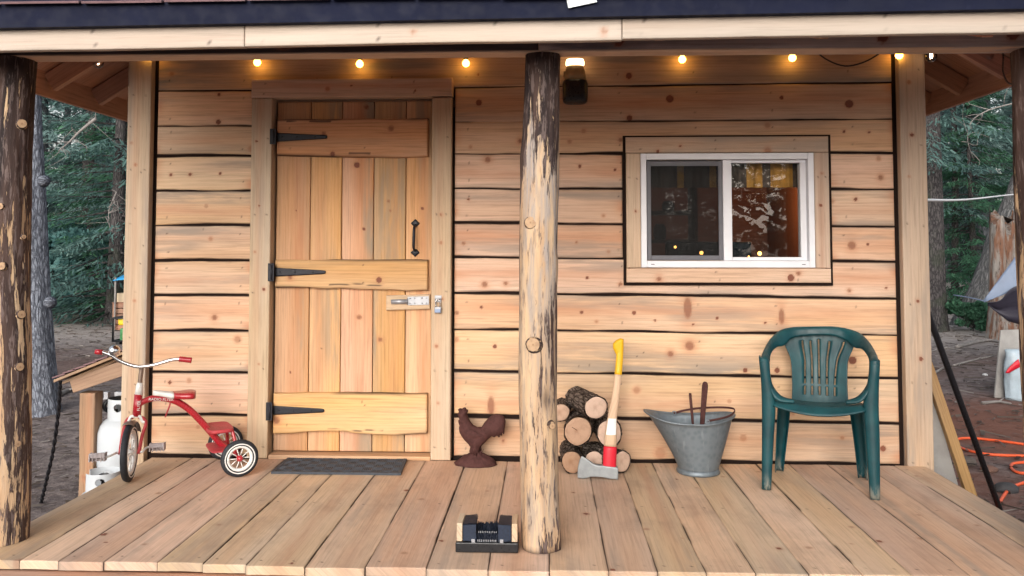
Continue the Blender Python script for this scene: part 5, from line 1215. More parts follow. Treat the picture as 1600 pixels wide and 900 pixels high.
# ------------------------------------------------------------------ GROUND
GZ = -.45
def gh(x, y):
    """ground height"""
    h = GZ + .03 * (vnoise(x * .5 + 20, y * .5 + 20, 61) - .5) * np.clip((np.hypot(x, y + 1) - 2) / 3, .2, 3) + .02 * (vnoise(x * 3 + 9, y * 3 + 9, 62) - .5)
    h = h + .5 * sstep(3, 9, x) * sstep(14, 22, y) + .012 * np.clip(y - 18, 0, 200) * 2
    inside = (x > -2.45) & (x < 2.1) & (y > -1.6) & (y < 3.0)
    return np.where(inside, GZ - .03, h)
xs_ = np.concatenate([np.linspace(-120, -14, 20), np.linspace(-13, 13, 200), np.linspace(14, 120, 20)]); ys_ = np.concatenate([np.linspace(-80, -8, 16), np.linspace(-7, 20, 200), np.linspace(21, 160, 24)])
X, Y = np.meshgrid(xs_, ys_, indexing='ij'); m = MB(); m.add(np.stack([X, Y, gh(X, Y)], -1).reshape(-1, 3), gridfaces(len(xs_), len(ys_)))
tag(m.build('ground', M_GROUND), kind='structure')
def g1(x, y): return float(gh(np.array([x]), np.array([y]))[0])
def gpt(px, py, it=6):
    z = GZ
    for _ in range(it): p = onZ(px, py, z); z = g1(p[0], p[1])
    return np.array([p[0], p[1], z])
# litter: leaves, twigs and chips nobody could count
m = MB(); N = 15000
rx_ = np.where(rng.random(N) < .5, rng.uniform(-11, -2.35, N), rng.uniform(2.05, 12, N)); ry_ = rng.uniform(-2.5, 15, N) ; 
V = np.zeros((N, 4, 3)); T = np.zeros((N, 4, 4)); a = rng.uniform(0, 6.28, N); tw = rng.random(N) < .35
L = np.where(tw, rng.uniform(.04, .16, N), rng.uniform(.015, .045, N)); w = np.where(tw, .004, L * .35); z = gh(rx_, ry_) + .008
for k, (u, s) in enumerate(((-1, -1), (1, -1), (1, 1), (-1, 1))):
    V[:, k, 0] = rx_ + np.cos(a) * L * u - np.sin(a) * w * s; V[:, k, 1] = ry_ + np.sin(a) * L * u + np.cos(a) * w * s; V[:, k, 2] = z + rng.uniform(-.004, .014, N) * (1 if True else 0) + .006
tone = rng.random((N, 1)); T[..., 0] = tone; T[..., 1] = rng.random((N, 1))
m.add(V.reshape(-1, 3), [(4 * i, 4 * i + 1, 4 * i + 2, 4 * i + 3) for i in range(N)], None, T.reshape(-1, 4), smooth=False)
tag(m.build('leaf_litter', M_LITTER), kind='stuff')

# ------------------------------------------------------------------ TREES
def trunk_mesh(h, r, seed, lean=(0, 0), flare=1.5, top=.15, mb=None, rings=60, seg=28, bumpy=.12):
    mb = mb or MB(); rg = np.random.default_rng(seed); ph = rg.random(4) * 6
    TH, T = np.meshgrid(np.linspace(0, 2 * math.pi, seg, endpoint=False), np.linspace(0, 1, rings) ** 1.5, indexing='ij'); Z = T * h - .15
    R0 = r * (top + (1 - top) * (1 - T)) * (1 + (flare - 1) * np.exp(-T * h / .35))
    R0 = R0 * (1 + bumpy * (vnoise(np.cos(TH) * 2 + 9, np.sin(TH) * 2 + Z * 1.2 + seed, 71) - .5) + bumpy * .9 * (vnoise(np.cos(TH) * 9 + 40, np.sin(TH) * 9 + Z * 4, 72) - .5))
    cx_ = lean[0] * T + .04 * np.sin(Z * .9 + ph[0]) * T ** .5; cy_ = lean[1] * T + .04 * np.sin(Z * .8 + ph[1]) * T ** .5
    W = np.stack([cx_ + R0 * np.cos(TH), cy_ + R0 * np.sin(TH), Z], -1); G = np.stack([Z, R0 * np.sin(TH), R0 * np.cos(TH)], -1)
    mb.add(W.reshape(-1, 3), gridfaces(seg, rings, True), G.reshape(-1, 3)); return mb
def cards(C, A, B, tone, hi):
    """quads centred on C with half axes A, B"""
    V = np.stack([C - A - B, C + A - B, C + A + B, C - A + B], 1); n = len(C); P = np.zeros((n, 4, 4)); P[..., 0] = tone[:, None]; P[..., 1] = hi[:, None]
    return V.reshape(-1, 3), P.reshape(-1, 4), n
def add_cards(mb, C, A, B, tone, hi):
    V, P, n = cards(C, A, B, tone, hi); o = mb.n
    mb.add(V, [(4 * i, 4 * i + 1, 4 * i + 2, 4 * i + 3) for i in range(n)], None, P, smooth=False)
def unit(n, rg): v = rg.normal(size=(n, 3)); return v / np.linalg.norm(v, axis=1, keepdims=True)
def fir(seed, h, r, z0, nb=110, per=60, spread=.2):
    rg = np.random.default_rng(seed); tb = trunk_mesh(h, r, seed); cb = MB()
    for b in range(nb):
        t = (b + rg.random()) / nb; z = z0 + (h - z0) * t ** 1.25; L = (h - z) * spread + .35; L *= rg.uniform(.6, 1.15); az = rg.random() * 6.28; dr = rg.uniform(-.35, .05) - .1 * (1 - t)
        d = np.array([math.cos(az), math.sin(az), dr]); side = np.array([-math.sin(az), math.cos(az), 0])
        tube(tb, [np.array([0, 0, z]), np.array([0, 0, z]) + d * L * .5 + np.array([0, 0, .03]), np.array([0, 0, z]) + d * L], [.012 + .02 * (1 - t), .008, .003], 5, cap=False)
        n = int(1.7 * per * (.5 + L / 2)); u = rg.uniform(.12, 1, n) ** .8; lt = rg.normal(0, 1, n) * .16 * L * (1.05 - u * .7)
        C = np.array([0, 0, z]) + d * (u * L)[:, None] + side * lt[:, None] + np.stack([np.zeros(n), np.zeros(n), .03 - np.abs(lt) * .3 + rg.normal(0, .04, n)], 1)
        A = (d * .7)[None] + side * np.sign(lt)[:, None] * rg.uniform(.3, 1., (n, 1)) + np.stack([np.zeros(n), np.zeros(n), rg.normal(-.25, .25, n)], 1); A /= np.linalg.norm(A, axis=1, keepdims=True)
        B = np.cross(A, unit(n, rg) * .6 + np.array([0, 0, 1])); B /= np.linalg.norm(B, axis=1, keepdims=True)
        ln = rg.uniform(.03, .085, n)[:, None]; bt = rg.random() * .6
        add_cards(cb, C, A * ln, B * ln * rg.uniform(.1, .28, (n, 1)), np.clip(bt + rg.random(n) * .4, 0, 1), rg.random(n) * (.6 + .5 * u))
    return tb, cb
def leafy(seed, w, h, z0, clumps=60, per=90, ls=.045, trunk_r=.06):
    rg = np.random.default_rng(seed); tb = trunk_mesh(z0 + h * .6, trunk_r, seed); cb = MB()
    for c in range(clumps):
        d = unit(1, rg)[0]; q = rg.random() ** .4; cc = np.array([d[0] * w * q, d[1] * w * q, z0 + h * .5 + d[2] * h * .5 * q]); rad = rg.uniform(.12, .26) * w
        tube(tb, [np.array([0, 0, max(.1, z0 * .7)]), np.array([cc[0] * .5, cc[1] * .5, (z0 + cc[2]) / 2]), cc], [trunk_r * .35, trunk_r * .2, .004], 5, cap=False)
        C = cc + unit(per, rg) * (rad * rg.random((per, 1)) ** .4) * np.array([1, 1, .7]); A = unit(per, rg); B = np.cross(A, unit(per, rg)); B /= np.linalg.norm(B, axis=1, keepdims=True) + 1e-9
        l = rg.uniform(.6, 1.3, (per, 1)) * ls; up = (C[:, 2] - cc[2]) / rad
        add_cards(cb, C, A * l, B * l * .45, np.clip(.35 + .4 * up + rg.normal(0, .15, per), 0, 1), np.clip(rg.random(per) * .9 + .15 * up, 0, 1))
    return tb, cb
def plant(name, builder, barkm, leafm, loc, label, cat, group, rz=0., sc_=1.):
    tb, cb = builder; root = empty(name, loc, label, cat, group, rz); root.scale = (sc_,) * 3
    tb.build('trunk', barkm, root, False)
    if cb is not None: cb.build('crown', leafm, root, False)
    return root
def copy_tree(src, loc, label, rz, sc_):
    r = src.copy(); COL.objects.link(r); r.location = loc; r.rotation_euler = (0, 0, rz); r.scale = (sc_,) * 3; r['label'] = label
    for c in list(src.children): d = c.copy(); COL.objects.link(d); d.parent = r
    return r
# near grey oak at the left
p = gpt(112, 645); p[0] = (onY(70, 640, p[1]))[0]
def limb_crown(seed, z0, n):
    rg = np.random.default_rng(seed); cb = MB(); 
    for c in range(n):
        d = unit(1, rg)[0]; cc = np.array([d[0] * 2.6, d[1] * 2.6, z0 + 1.8 + d[2] * 1.6]); k = 60; C = cc + unit(k, rg) * .6 * rg.random((k, 1)) ** .4; A = unit(k, rg); B = np.cross(A, unit(k, rg)); add_cards(cb, C, A * .07, B * .04, rg.random(k), rg.random(k))
    return cb
oak = empty('oak_tree', (p[0], p[1], p[2]), 'thick pale grey trunk with furrowed bark behind the left porch post', 'tree')
tb = trunk_mesh(7.5, .155, 5, (-.9, .3), 1.25, .45, rings=160, seg=56, bumpy=.16)
for k in range(7):
    az = k * 2.4; z = 4.8 + k * .35; tube(tb, [np.array([-.6, .15, z]), np.array([-.6 + math.cos(az) * 1.0, .15 + math.sin(az), z + .7]), np.array([-.6 + math.cos(az) * 2., .15 + math.sin(az) * 2., z + 1.2])], [.07, .045, .015], 8, sub=3)
tb.build('trunk', M_OAKB, oak, False); limb_crown(4, 5.2, 40).build('crown', M_LEAF, oak, False)
for (px, py) in ((64, 282), (74, 473)):
    d = onP(px, py, (p[0], p[1] - .15, 0), FY) - np.array(p); m = MB(); r_ = .03; lathe(m, [(r_ * 2.0, -.05), (r_ * 1.5, .0), (r_, .02), (r_ * .9, .024), (0, .024)], 16, axisM((d[0], d[1] + .01, d[2]), (.1, -1, .05))); m.build('branch_stub', M_OAKB, oak, False)
# the wood behind: three kinds of fir and a leafy bush, copied
LG, RG = 'trees standing beyond the clearing on the left', 'trees standing beyond the clearing on the right'
def gl(x, y): return (x, y, g1(x, y) - .05)
def gx(px, Y): return float(onY(px, 400, Y)[0])
firA = plant('fir_tree', fir(21, 10, .17, .35, 115, 80, .26), M_FIRB, M_FIR, gl(gx(182, 12.5), 12.5), 'dark fir with drooping boughs by the left corner of the cabin', 'tree', LG)
firB = plant('fir_tree', fir(22, 12, .2, 1.9, 120, 90, .24), M_FIRB, M_FARFIR, gl(gx(135, 17.5), 17.5), 'fir trunk rising over the middle of the left-hand bushes', 'tree', LG, 1.)
firC = plant('fir_tree', fir(23, 8, .12, .1, 150, 80, .34), M_FIRB, M_FIRG, gl(gx(186, 15), 15.), 'bright green young fir reaching in beside the corner board', 'tree', LG, 2.)
busA = plant('leafy_bush', leafy(31, 1.5, 2.0, .25, 90, 130, .06), M_FIRB, M_LEAF, gl(gx(112, 14.6), 14.6), 'blue green broad-leaved bush at the edge of the left clearing', 'bush', None)
far_l = 'fir among the others in the wood on the left of the cabin'; far_r = 'fir among the others in the wood on the right of the cabin'
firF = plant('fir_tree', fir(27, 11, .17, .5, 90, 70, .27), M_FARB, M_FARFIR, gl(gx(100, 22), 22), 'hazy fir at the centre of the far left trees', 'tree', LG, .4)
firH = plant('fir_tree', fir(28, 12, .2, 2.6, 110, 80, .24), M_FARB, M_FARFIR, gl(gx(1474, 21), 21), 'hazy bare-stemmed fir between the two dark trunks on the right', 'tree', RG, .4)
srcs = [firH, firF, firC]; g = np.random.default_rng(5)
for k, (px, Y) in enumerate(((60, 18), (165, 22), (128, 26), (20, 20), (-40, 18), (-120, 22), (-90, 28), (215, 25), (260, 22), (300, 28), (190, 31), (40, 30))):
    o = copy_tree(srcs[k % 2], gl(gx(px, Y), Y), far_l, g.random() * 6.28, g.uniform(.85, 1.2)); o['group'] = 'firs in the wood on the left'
for k, (px, Y) in enumerate(((80, 16.2), (150, 16.5), (30, 15.5), (190, 18))):
    copy_tree(busA, gl(gx(px, Y), Y), ['low bush right of the grey trunk at the clearing edge', 'bush in front of the far firs left of the cabin', 'bush hidden behind the left porch post', 'bush behind the corner board at the left'][k], k * 1.7, (.8, .85, .9, 1.)[k])
# right side
firD = plant('fir_tree', trunk_mesh(12, .2, 41, (.1, 0), 1.5, .5, rings=120, seg=36) and (trunk_mesh(12, .21, 41, (.1, 0), 1.5, .5, rings=120, seg=36), fir(24, 12, .1, 3.2, 70, 70, .22)[1]), M_FIRB, M_FIR, gl(gx(1456, 11.5), 11.5), 'tall dark trunk just right of the cabin corner', 'tree', RG)
firE = plant('fir_tree', (trunk_mesh(11, .09, 42, (.15, 0), 1.3, .5), fir(25, 11, .1, 2.5, 70, 60, .2)[1]), M_FIRB, M_FIR, gl(gx(1491, 17), 17.), 'slim dark trunk in the middle of the right-hand gap', 'tree', RG)
lean = plant('leaning_tree', (trunk_mesh(9, .34, 43, (3.6, .6), 1.5, .45, rings=110, seg=40, bumpy=.2), limb_crown(9, 7.5, 40)), M_GREYB2, M_FIR, gl(gx(1516, 12.5), 12.5), 'broad grey trunk leaning right behind the clothes line', 'tree', RG)
for k, (px, Y) in enumerate(((1540, 19.5), (1510, 25), (1590, 23), (1630, 20), (1680, 18), (1760, 23), (1460, 28), (1550, 29), (1400, 26), (1640, 27), (1720, 29), (1860, 25))):
    o = copy_tree(srcs[k % 2], gl(gx(px, Y), Y), far_r, g.random() * 6.28, g.uniform(.85, 1.25)); o['group'] = 'firs in the wood on the right'
copy_tree(firC, gl(gx(1520, 16.5), 16.5), 'young bright fir behind the leaning trunk on the right', 1.3, .8)['group'] = RG
busB = plant('leafy_bush', leafy(33, .55, .5, .1, 40, 70, .035, .015), M_FIRB, M_FIRG, gl(gx(1516, 11.3), 11.3), 'small green shrub in front of the leaning trunk', 'bush', None)
# firs behind the photographer show in the window panes
for k, (x, y) in enumerate(((2.6, -15), (4.6, -21), (6.4, -17), (9.5, -22))):
    o = copy_tree(srcs[k % 2], gl(x, y), 'fir mirrored in the window panes', k * 1.1, 1.15); o['group'] = 'firs mirrored in the window'
# dead branches in the gaps
for k, (pts, Y, lab) in enumerate((([(150, 185), (125, 205), (108, 222), (92, 235)], 11., 'bare dead bough among the firs at top left'), ([(1590, 160), (1545, 172), (1518, 190), (1512, 220), (1522, 250)], 10.5, 'bare curved twig hanging in the right-hand gap'), ([(182, 300), (170, 330), (172, 360)], 11.8, 'thin bare bough hanging beside the left corner board'))):
    m = MB(); P0 = [onY(a, b, Y) for a, b in pts]; tube(m, P0, np.linspace(.035, .008, len(P0)) * (1 if k == 0 else .4), 7, sub=4)
    for j in range(12):
        q = P0[j % (len(P0) - 1)] * (1 - (j * .37) % 1) + P0[j % (len(P0) - 1) + 1] * ((j * .37) % 1); tube(m, [q, q + np.array([g.normal() * .15, g.normal() * .1, g.normal() * .15]), q + np.array([g.normal() * .3, g.normal() * .2, g.normal() * .25 - .1])], [.008, .005, .002], 5, sub=2)
    tag(m.build('dead_branch', M_DEADW), lab, 'branch')
# far woodland as one mass, all round
m = MB(); rg = np.random.default_rng(77)
for (n, y0, y1, xr_, hh) in ((11000, 27, 38, 44, 9.5), (2600, -34, -25, 34, 11)):
    X = rg.uniform(-xr_, xr_, n) if y0 > 0 else rg.uniform(2.5, 14, n); Y = rg.uniform(y0, y1, n); H = hh * (.55 + .45 * vnoise(X * .35 + 30, Y * .2 + 40, 78)); Z = gh(X, Y) + H * rg.random(n) ** 1.5
    C = np.stack([X, Y, Z], 1); A = unit(n, rg); A[:, 2] *= .5; B = np.cross(A, unit(n, rg)); B /= np.linalg.norm(B, axis=1, keepdims=True) + 1e-9; l = rg.uniform(.12, .34, (n, 1))
    add_cards(m, C, A * l, B * l * .5, np.clip(vnoise(X * 1.1 + 50, Z * 1.3 + 50, 79) + rg.normal(0, .2, n), 0, 1), rg.random(n))
for k in range(70):
    x, y = rg.uniform(-44, 44), rg.uniform(27, 37); tube(m, [np.array([x, y, 0.]), np.array([x + rg.normal() * .3, y, 9])], [.16, .07], 6, cap=False)
tag(m.build('woodland', M_FAR), kind='stuff')

# ------------------------------------------------------------------ LEFT SIDE: shelter, tanks, cable, generator, tarp
sh = empty('tank_shelter', (-2.5, .5, GZ), 'low lean-to shelter of rough boards on the left wall of the cabin', 'shelter')
SY = .16; a = onY(92, 592, SY); b = onY(200, 548, SY); sl_v = (b - a); b = a + sl_v * 1.05
m = MB()
for k, (z, yo, w) in enumerate(((0, -.05, .9), (-.018, .0, .86))):
    v = []
    for y in (SY + yo, SY + yo + w):
        v += [(a[0] - .0 + .02 * k, y, a[2] + z - .012), (a[0] + .02 * k, y, a[2] + z + .003), (b[0], y, b[2] + z - .012), (b[0], y, b[2] + z + .003)]
    v = [v[i] for i in (0, 1, 4, 5, 2, 3, 6, 7)]; v = [v[0], v[1], v[4 - 2], v[5 - 2], v[4], v[5], v[6], v[7]]
    hexa(m, v)
m.build('roof', M_SHED, sh)
m = MB(); 
for i in range(7):
    for k in range(5):
        t_ = i / 7.; box(m, (a[0] + (b[0] - a[0]) * (t_ + .07), SY - .03 + .18 * k + .06, a[2] + sl_v[2] * 1.05 * (t_ + .07) + .012 + .004 * random.random()), (.075, .17, .008), Matrix.Rotation(-math.atan2(sl_v[2], sl_v[0]) + .08, 3, 'Y'), ch=0)
m.build('shingles', M_SHING, sh)
m = MB(); f0 = onY(113, 602, SY + .02); f1 = onY(204, 571, SY + .02); bar(m, f0, f1, .03, .085, ch=.003); m.build('rafter', M_SHED, sh)
m = MB(); bar(m, (f0[0] + .01, SY + .8, f0[2]), (f1[0], SY + .8, f1[2]), .03, .085); m.build('rafter', M_SHED, sh)
for yy in (SY + .05, SY + .75):
    m = MB(); q0 = onY(139, 605, SY + .05); board(m, (q0[0] - .04, yy - .02, GZ - .03), ez, ex, FY, q0[2] - GZ - .0, .085, .08, [(.3, .04, .012, 'b')], cell=.02, r=.006, grey=.4, warm=.6, wav=(.006, .003)); m.build('post', M_SHED, sh)
m = MB(); box(m, (-2.55, SY + .86, -.05), (.52, .02, .8)); m.build('plank_panel', M_RIM, sh); m = MB(); box(m, (-2.47, SY + .45, -.245), (.3, .7, .03)); m.build('floor_board', M_SHED, sh)
m = MB(); q = onY(167, 618, SY + .8); box(m, q, (.03, .03, .05)); q = onY(186, 618, SY + .8); box(m, q, (.05, .03, .05)); m.build('fitting', M_STEEL, sh)
def gas_tank(c, lab, rz):
    t_ = empty('propane_tank', c, lab, 'gas tank', None, rz); R = .152
    m = MB(); lathe(m, [(.115, 0), (.12, .001), (.12, .03), (.135, .05), (R, .09), (R, .25), (R * .985, .275), (R * .9, .31), (R * .72, .338), (R * .45, .355), (R * .2, .36), (0, .361)], 40); m.build('tank_body', M_TANK, t_, False)
    m = MB(); v = []; nA = 150
    for k in range(nA):
        A_ = math.radians(-152 + 304 * k / (nA - 1))
        for z in np.linspace(.34, .46, 31): v.append((.098 * math.cos(A_), .098 * math.sin(A_), z))
    fs = []
    for k in range(nA - 1):
        for j in range(30):
            A_ = -152 + 304 * (k + .5) / (nA - 1); z = .34 + .12 * (j + .5) / 30
            if any(((A_ - c0) / 15) ** 2 + ((z - .415) / .022) ** 2 < 1 for c0 in (-90, 90)): continue
            i0 = k * 31 + j; fs.append((i0, i0 + 31, i0 + 32, i0 + 1))
    m.add(v, fs); o = m.build('collar', M_TANK, t_, False); md = o.modifiers.new('thickness', 'SOLIDIFY'); md.thickness = .004
    m = MB(); lathe(m, [(.014, .36), (.014, .40), (.02, .405), (.02, .42), (0, .42)], 14); tube(m, [(0, 0, .395), (.05, 0, .395)], .013, 10); lathe(m, [(.026, .425), (.028, .43), (.026, .442), (0, .444)], 12); m.build('valve', M_BLACKP, t_, False); return t_
c1 = onY(197, 650, .32); gas_tank((c1[0], .32, c1[2] - .352), 'white propane tank standing inside the lean-to shelter', 0.)
c2 = onY(152, 748, -.13); gas_tank((c2[0] + .035, -.13, max(g1(c2[0], -.13), c2[2] - .352) - .02), 'white propane tank on the ground at the left edge of the porch floor', .3).scale = (.9, .9, .9)
m = MB(); h0 = onY(166, 634, .3); tube(m, [onY(190, 622, .34), onY(172, 624, .3), onY(163, 634, .28), onY(168, 642, .3), onY(184, 642, .32)], .012, 8, sub=4); tag(m.build('gas_hose', M_BLACKP), 'black rubber hose looped above the sheltered propane tank', 'hose')
m = MB(); ca = onY(94, 596, SY); cb_ = gpt(64, 786); P0 = [ca, ca * .8 + cb_ * .2 + np.array([.015, 0, -.02]), ca * .5 + cb_ * .5 + np.array([.02, 0, -.03]), ca * .2 + cb_ * .8 + np.array([.01, 0, -.01]), cb_]
Pq, _ = spline(P0, [0] * 5, 16)
for ph in (0, math.pi): tube(m, [q + .006 * np.array([math.cos(i * .9 + ph), math.sin(i * .9 + ph), 0]) for i, q in enumerate(Pq)], .0065, 6)
tag(m.build('cable', M_BPOLE), 'black twisted cable hanging from the shelter roof to the ground', 'cable')
# generator in the clearing
gb = gpt(176, 538); ge = empty('generator', tuple(gb), 'yellow and green generator in a black tube frame in the left clearing', 'generator')
m = MB(); w_, d_, h_ = .62, .45, .42
for y in (0, d_):
    tube(m, [(0, y, .05), (0, y, h_), (w_, y, h_), (w_, y, .05), (0, y, .05)], .018, 8)
for x in (0, w_):
    for z in (.05, h_): tube(m, [(x, 0, z), (x, d_, z)], .018, 8)
for x in (.08, w_ - .08): box(m, (x, d_ / 2, .02), (.06, d_, .05))
m.build('tube_frame', M_BLACKP, ge, False)
m = MB(); box(m, (w_ / 2, d_ / 2, h_ - .06), (w_ - .1, d_ - .08, .12), None, .03); m.build('fuel_tank', M_GEN, ge, False)
m = MB(); box(m, (.18, d_ / 2, .15), (.22, .3, .2), None, .02); lathe(m, [(.1, 0), (.1, .03), (.06, .04), (0, .04)], 20, axisM((.2, .07, .15), FY)); m.build('engine', M_GENG, ge, False)
m = MB(); lathe(m, [(.1, 0), (.11, .02), (.11, .2), (.09, .22), (0, .22)], 20, axisM((.36, d_ / 2, .15), ex)); m.build('alternator', M_BLACKP, ge, False)
m = MB(); box(m, (.30, .05, .26), (.14, .03, .07), None, .005); m.build('control_panel', M_AXERED, ge, False)
# blue tarp lean-to with a box under it
TY = 11.; c = onY(176, 436, TY); tz = c[2]; gz_ = g1(c[0] + .5, TY)
tarp = empty('tarp_canopy', (c[0] + .6, TY + .4, gz_), 'bright blue tarp stretched over a stick frame behind the cabin corner', 'tarp')
m = MB(); nu, nv = 24, 14; v = []
for i in range(nu):
    for j in range(nv): 
        u, w = i / (nu - 1), j / (nv - 1); v.append((c[0] + 1.4 * u, TY + .9 * w, tz + .03 + .10 * math.sin(u * 2.2) + .05 * w - .02 * math.sin(w * 9 + u * 3) - .06 * math.exp(-(w / .08) ** 2)))
m.add(v, gridfaces(nu, nv)); o = m.build('tarp_sheet', M_BLUE, tarp); md = o.modifiers.new('thickness', 'SOLIDIFY'); md.thickness = .006
m = MB()
for x, y in ((.03, .05), (1.36, .05), (.03, .85), (1.36, .85)): tube(m, [(c[0] + x, TY + y, gz_ - .05), (c[0] + x, TY + y, tz + .03)], .018, 8)
m.build('frame_stick', M_DEADW, tarp)
c3 = onY(183, 461, TY + .25); cr_ = empty('crate', (c3[0] + .22, TY + .4, gz_), 'dark crate standing under the blue tarp', 'crate')
m = MB()
for k in range(5): box(m, (c3[0] + .25, TY + .12, gz_ + .06 + k * .105), (.5, .02, .09)); box(m, (c3[0] + .25, TY + .62, gz_ + .06 + k * .105), (.5, .02, .09))
for x in (.0, .5): box(m, (c3[0] + x, TY + .37, gz_ + .27), (.03, .5, .52))
ct = gz_ + .53; box(m, (c3[0] + .25, TY + .37, ct), (.54, .54, .02)); m.build('slat_side', M_RIM, cr_)
m = MB(); box(m, (c3[0] + .2, TY + .35, ct + .012 + .085), (.36, .3, .17), None, .006); bx_o = tag(m.build('cardboard_box', M_CREAM), 'cream cardboard box on the crate under the blue tarp', 'box')

# ------------------------------------------------------------------ RIGHT SIDE
m = MB(); b0 = gpt(1563, 798); t0 = onP(1449, 487, (2.015, 0, 0), ex); tube(m, [b0, t0, t0 + (t0 - b0) * .12 + np.array([.0, .02, -.0])], .0165, 12); 
tag(m.build('black_pole', M_BPOLE), 'long black pole leaning against the right corner of the cabin', 'pole')
m = MB(); ta, tb_ = onY(1449, 572, .1), onY(1519, 780, .1); tb_ = ta + (tb_ - ta) * ((GZ + .03 - ta[2]) / (tb_[2] - ta[2])); bar(m, tb_, ta + (ta - tb_) * .02, .05, .04, up=(0, 1, 0)); tag(m.build('stud', M_STUD), 'yellowish timber stud leaning on the right wall of the cabin', 'timber')
m = MB(); q = [onY(1430, 560, .13), onY(1447, 578, .13), onY(1500, 768, .13), (onY(1500, 768, .13)[0] + .05, .13, GZ + .02), (2.0, .13, GZ + .02), (2.0, .13, .5)]; q[0] = np.array((2.0, .13, q[1][2] + .03)); q = [np.array(x, float) for x in (q[0], q[1], q[2], q[3], q[4])]; v = q + [x + np.array([0, .014, 0]) for x in q]
m.add(v, [(4, 3, 2, 1, 0), (5, 6, 7, 8, 9)] + [(k, (k + 1) % 5, (k + 1) % 5 + 5, k + 5) for k in range(5)], smooth=False); tag(m.build('sheet_panel', M_GREYB), 'grey sheet offcut standing between the corner board and the leaning timber', 'panel')
def groundline(pts, r, dz=.012): return [gpt(*q) + np.array([0, 0, dz]) for q in pts]
m = MB(); tube(m, groundline(((1640, 700), (1605, 697), (1560, 691), (1520, 687), (1498, 688), (1494, 694), (1504, 703), (1535, 711), (1575, 714), (1640, 715)), .01), .0105, 8, sub=5)
tube(m, groundline(((1640, 724), (1600, 725), (1583, 727), (1580, 733), (1588, 740), (1605, 742), (1640, 738)), .01), .0105, 8, sub=5)
tube(m, groundline(((1545, 815), (1558, 796), (1568, 778), (1580, 765), (1600, 757), (1640, 748), (1680, 735), (1640, 724)), .01), .0105, 8, sub=5)
tag(m.build('extension_cord', M_ORANGE), 'orange extension cord lying in loops on the reddish soil', 'cord')
# fallen branches and sticks
fb_ = (((1495, 545), (1520, 538), (1545, 534), (1562, 537)), .035, 'pale crooked fallen branch on the far right ground'), (((1449, 553), (1475, 545), (1500, 548)), .016, 'thin fallen stick beside the black pole top'), (((1490, 572), (1525, 563), (1552, 557)), .014, 'straight fallen stick below the pale branch'), (((1450, 590), (1465, 582), (1474, 577)), .022, 'short bent stick next to the cabin corner'), (((1535, 632), (1560, 630), (1580, 633)), .018, 'flat broken stick in front of the grey board'), (((88, 622), (105, 614), (120, 612)), .03, 'fallen branch on the ground left of the shelter'), (((1500, 500), (1530, 507), (1560, 498)), .03, 'dark rotting branch below the tarp')
for pts, r_, lab in fb_:
    m = MB(); P0 = groundline(pts, r_, r_ * .8); tube(m, P0, np.linspace(r_, r_ * .5, len(P0)), 8, sub=4)
    q = P0[1]; tube(m, [q, q + np.array([.12, .1, r_ * 1.5])], [r_ * .5, r_ * .2], 6); tag(m.build('fallen_branch', M_DEADW), lab, 'branch', 'branches lying on the ground')
g = np.random.default_rng(15)
for k, (px, py, s, lab) in enumerate(((1545, 707 + 30, .06, 'rounded reddish stone beside the orange cord'), (1510, 725, .07, 'low grey stone under the left loop of cord'), (1572, 768, .075, 'dark stone by the foot of the black pole'), (1539, 587, .035, 'small white stone on the right clearing'))):
    c = gpt(px, py); bm = bmesh.new(); bmesh.ops.create_icosphere(bm, subdivisions=3, radius=1); v = np.array([x.co[:] for x in bm.verts]); f = [[x.index for x in q.verts] for q in bm.faces]; bm.free()
    v = v * (1 + .25 * (vnoise(v[:, 0] * 2 + 9 + k, v[:, 1] * 2 + v[:, 2] * 2 + 9, 91) - .5))[:, None] * np.array([s, s * .8, s * .55]) + c + np.array([0, 0, s * .25]); m = MB(); m.add(v, f)
    tag(m.build('stone', plain('stone_%d' % k, [(.16, .09, .07), (.12, .1, .09), (.05, .05, .055), (.6, .6, .6)][k], .9, var=.5, sc_=12, bump=.4)), lab, 'stone', 'stones on the right ground')
# rotten stump
sp_ = gpt(1563, 492); sp_[1] = 10.2; sp_ = np.array([gx(1563, 10.2), 10.2, g1(gx(1563, 10.2), 10.2)])
m = MB(); seg, rings = 48, 60; TH, Z = np.meshgrid(np.linspace(0, 2 * math.pi, seg, endpoint=False), np.linspace(-.1, 1, rings), indexing='ij'); Hs = onY(1563, 318, 10.2)[2] - sp_[2]
Rr = (.19 + .07 * np.exp(-np.clip(Z, 0, 1) * 6)) * (1 + .35 * (vnoise(np.cos(TH) * 3 + 9, np.sin(TH) * 3 + Z * 2, 93) - .5) + .2 * (vnoise(np.cos(TH) * 9 + 19, np.sin(TH) * 9 + Z * 3, 94) - .5)); top_ = 1 - .25 * vnoise(np.cos(TH) * 4 + 30, np.sin(TH) * 4 + 30, 95)
Rr *= 1 - .4 * np.exp(-((TH - 4.5) / .25) ** 2) * (Z > .15)
W = np.stack([sp_[0] + Rr * np.cos(TH) + .05 * Z, sp_[1] + Rr * np.sin(TH), sp_[2] + Z * Hs * top_], -1); G = np.stack([Z * Hs, Rr * np.sin(TH), Rr * np.cos(TH)], -1); P = np.zeros(TH.shape + (4,)); m.add(W.reshape(-1, 3), gridfaces(seg, rings, True), G.reshape(-1, 3)); m.add(W[:, -1], [tuple(range(seg))])
t = NT('rotten_stump'); at = t.attr('grain'); V_ = at.outputs['Vector']; n1 = t.noise(t.scale(V_, (1.3, 9, 9)), 1, 5, .65); n2 = t.noise(t.scale(V_, (5, 30, 30)), 1, 4, .7)
c = t.mix(t.mapr(n1, .42, .58), (.28, .26, .24), (.19, .095, .06)); c = t.mix(t.mapr(n2, .52, .7), c, (.07, .045, .035)); M_ST = t.bsdf(c, .95, bump=t.bump(n2, .9, .03))
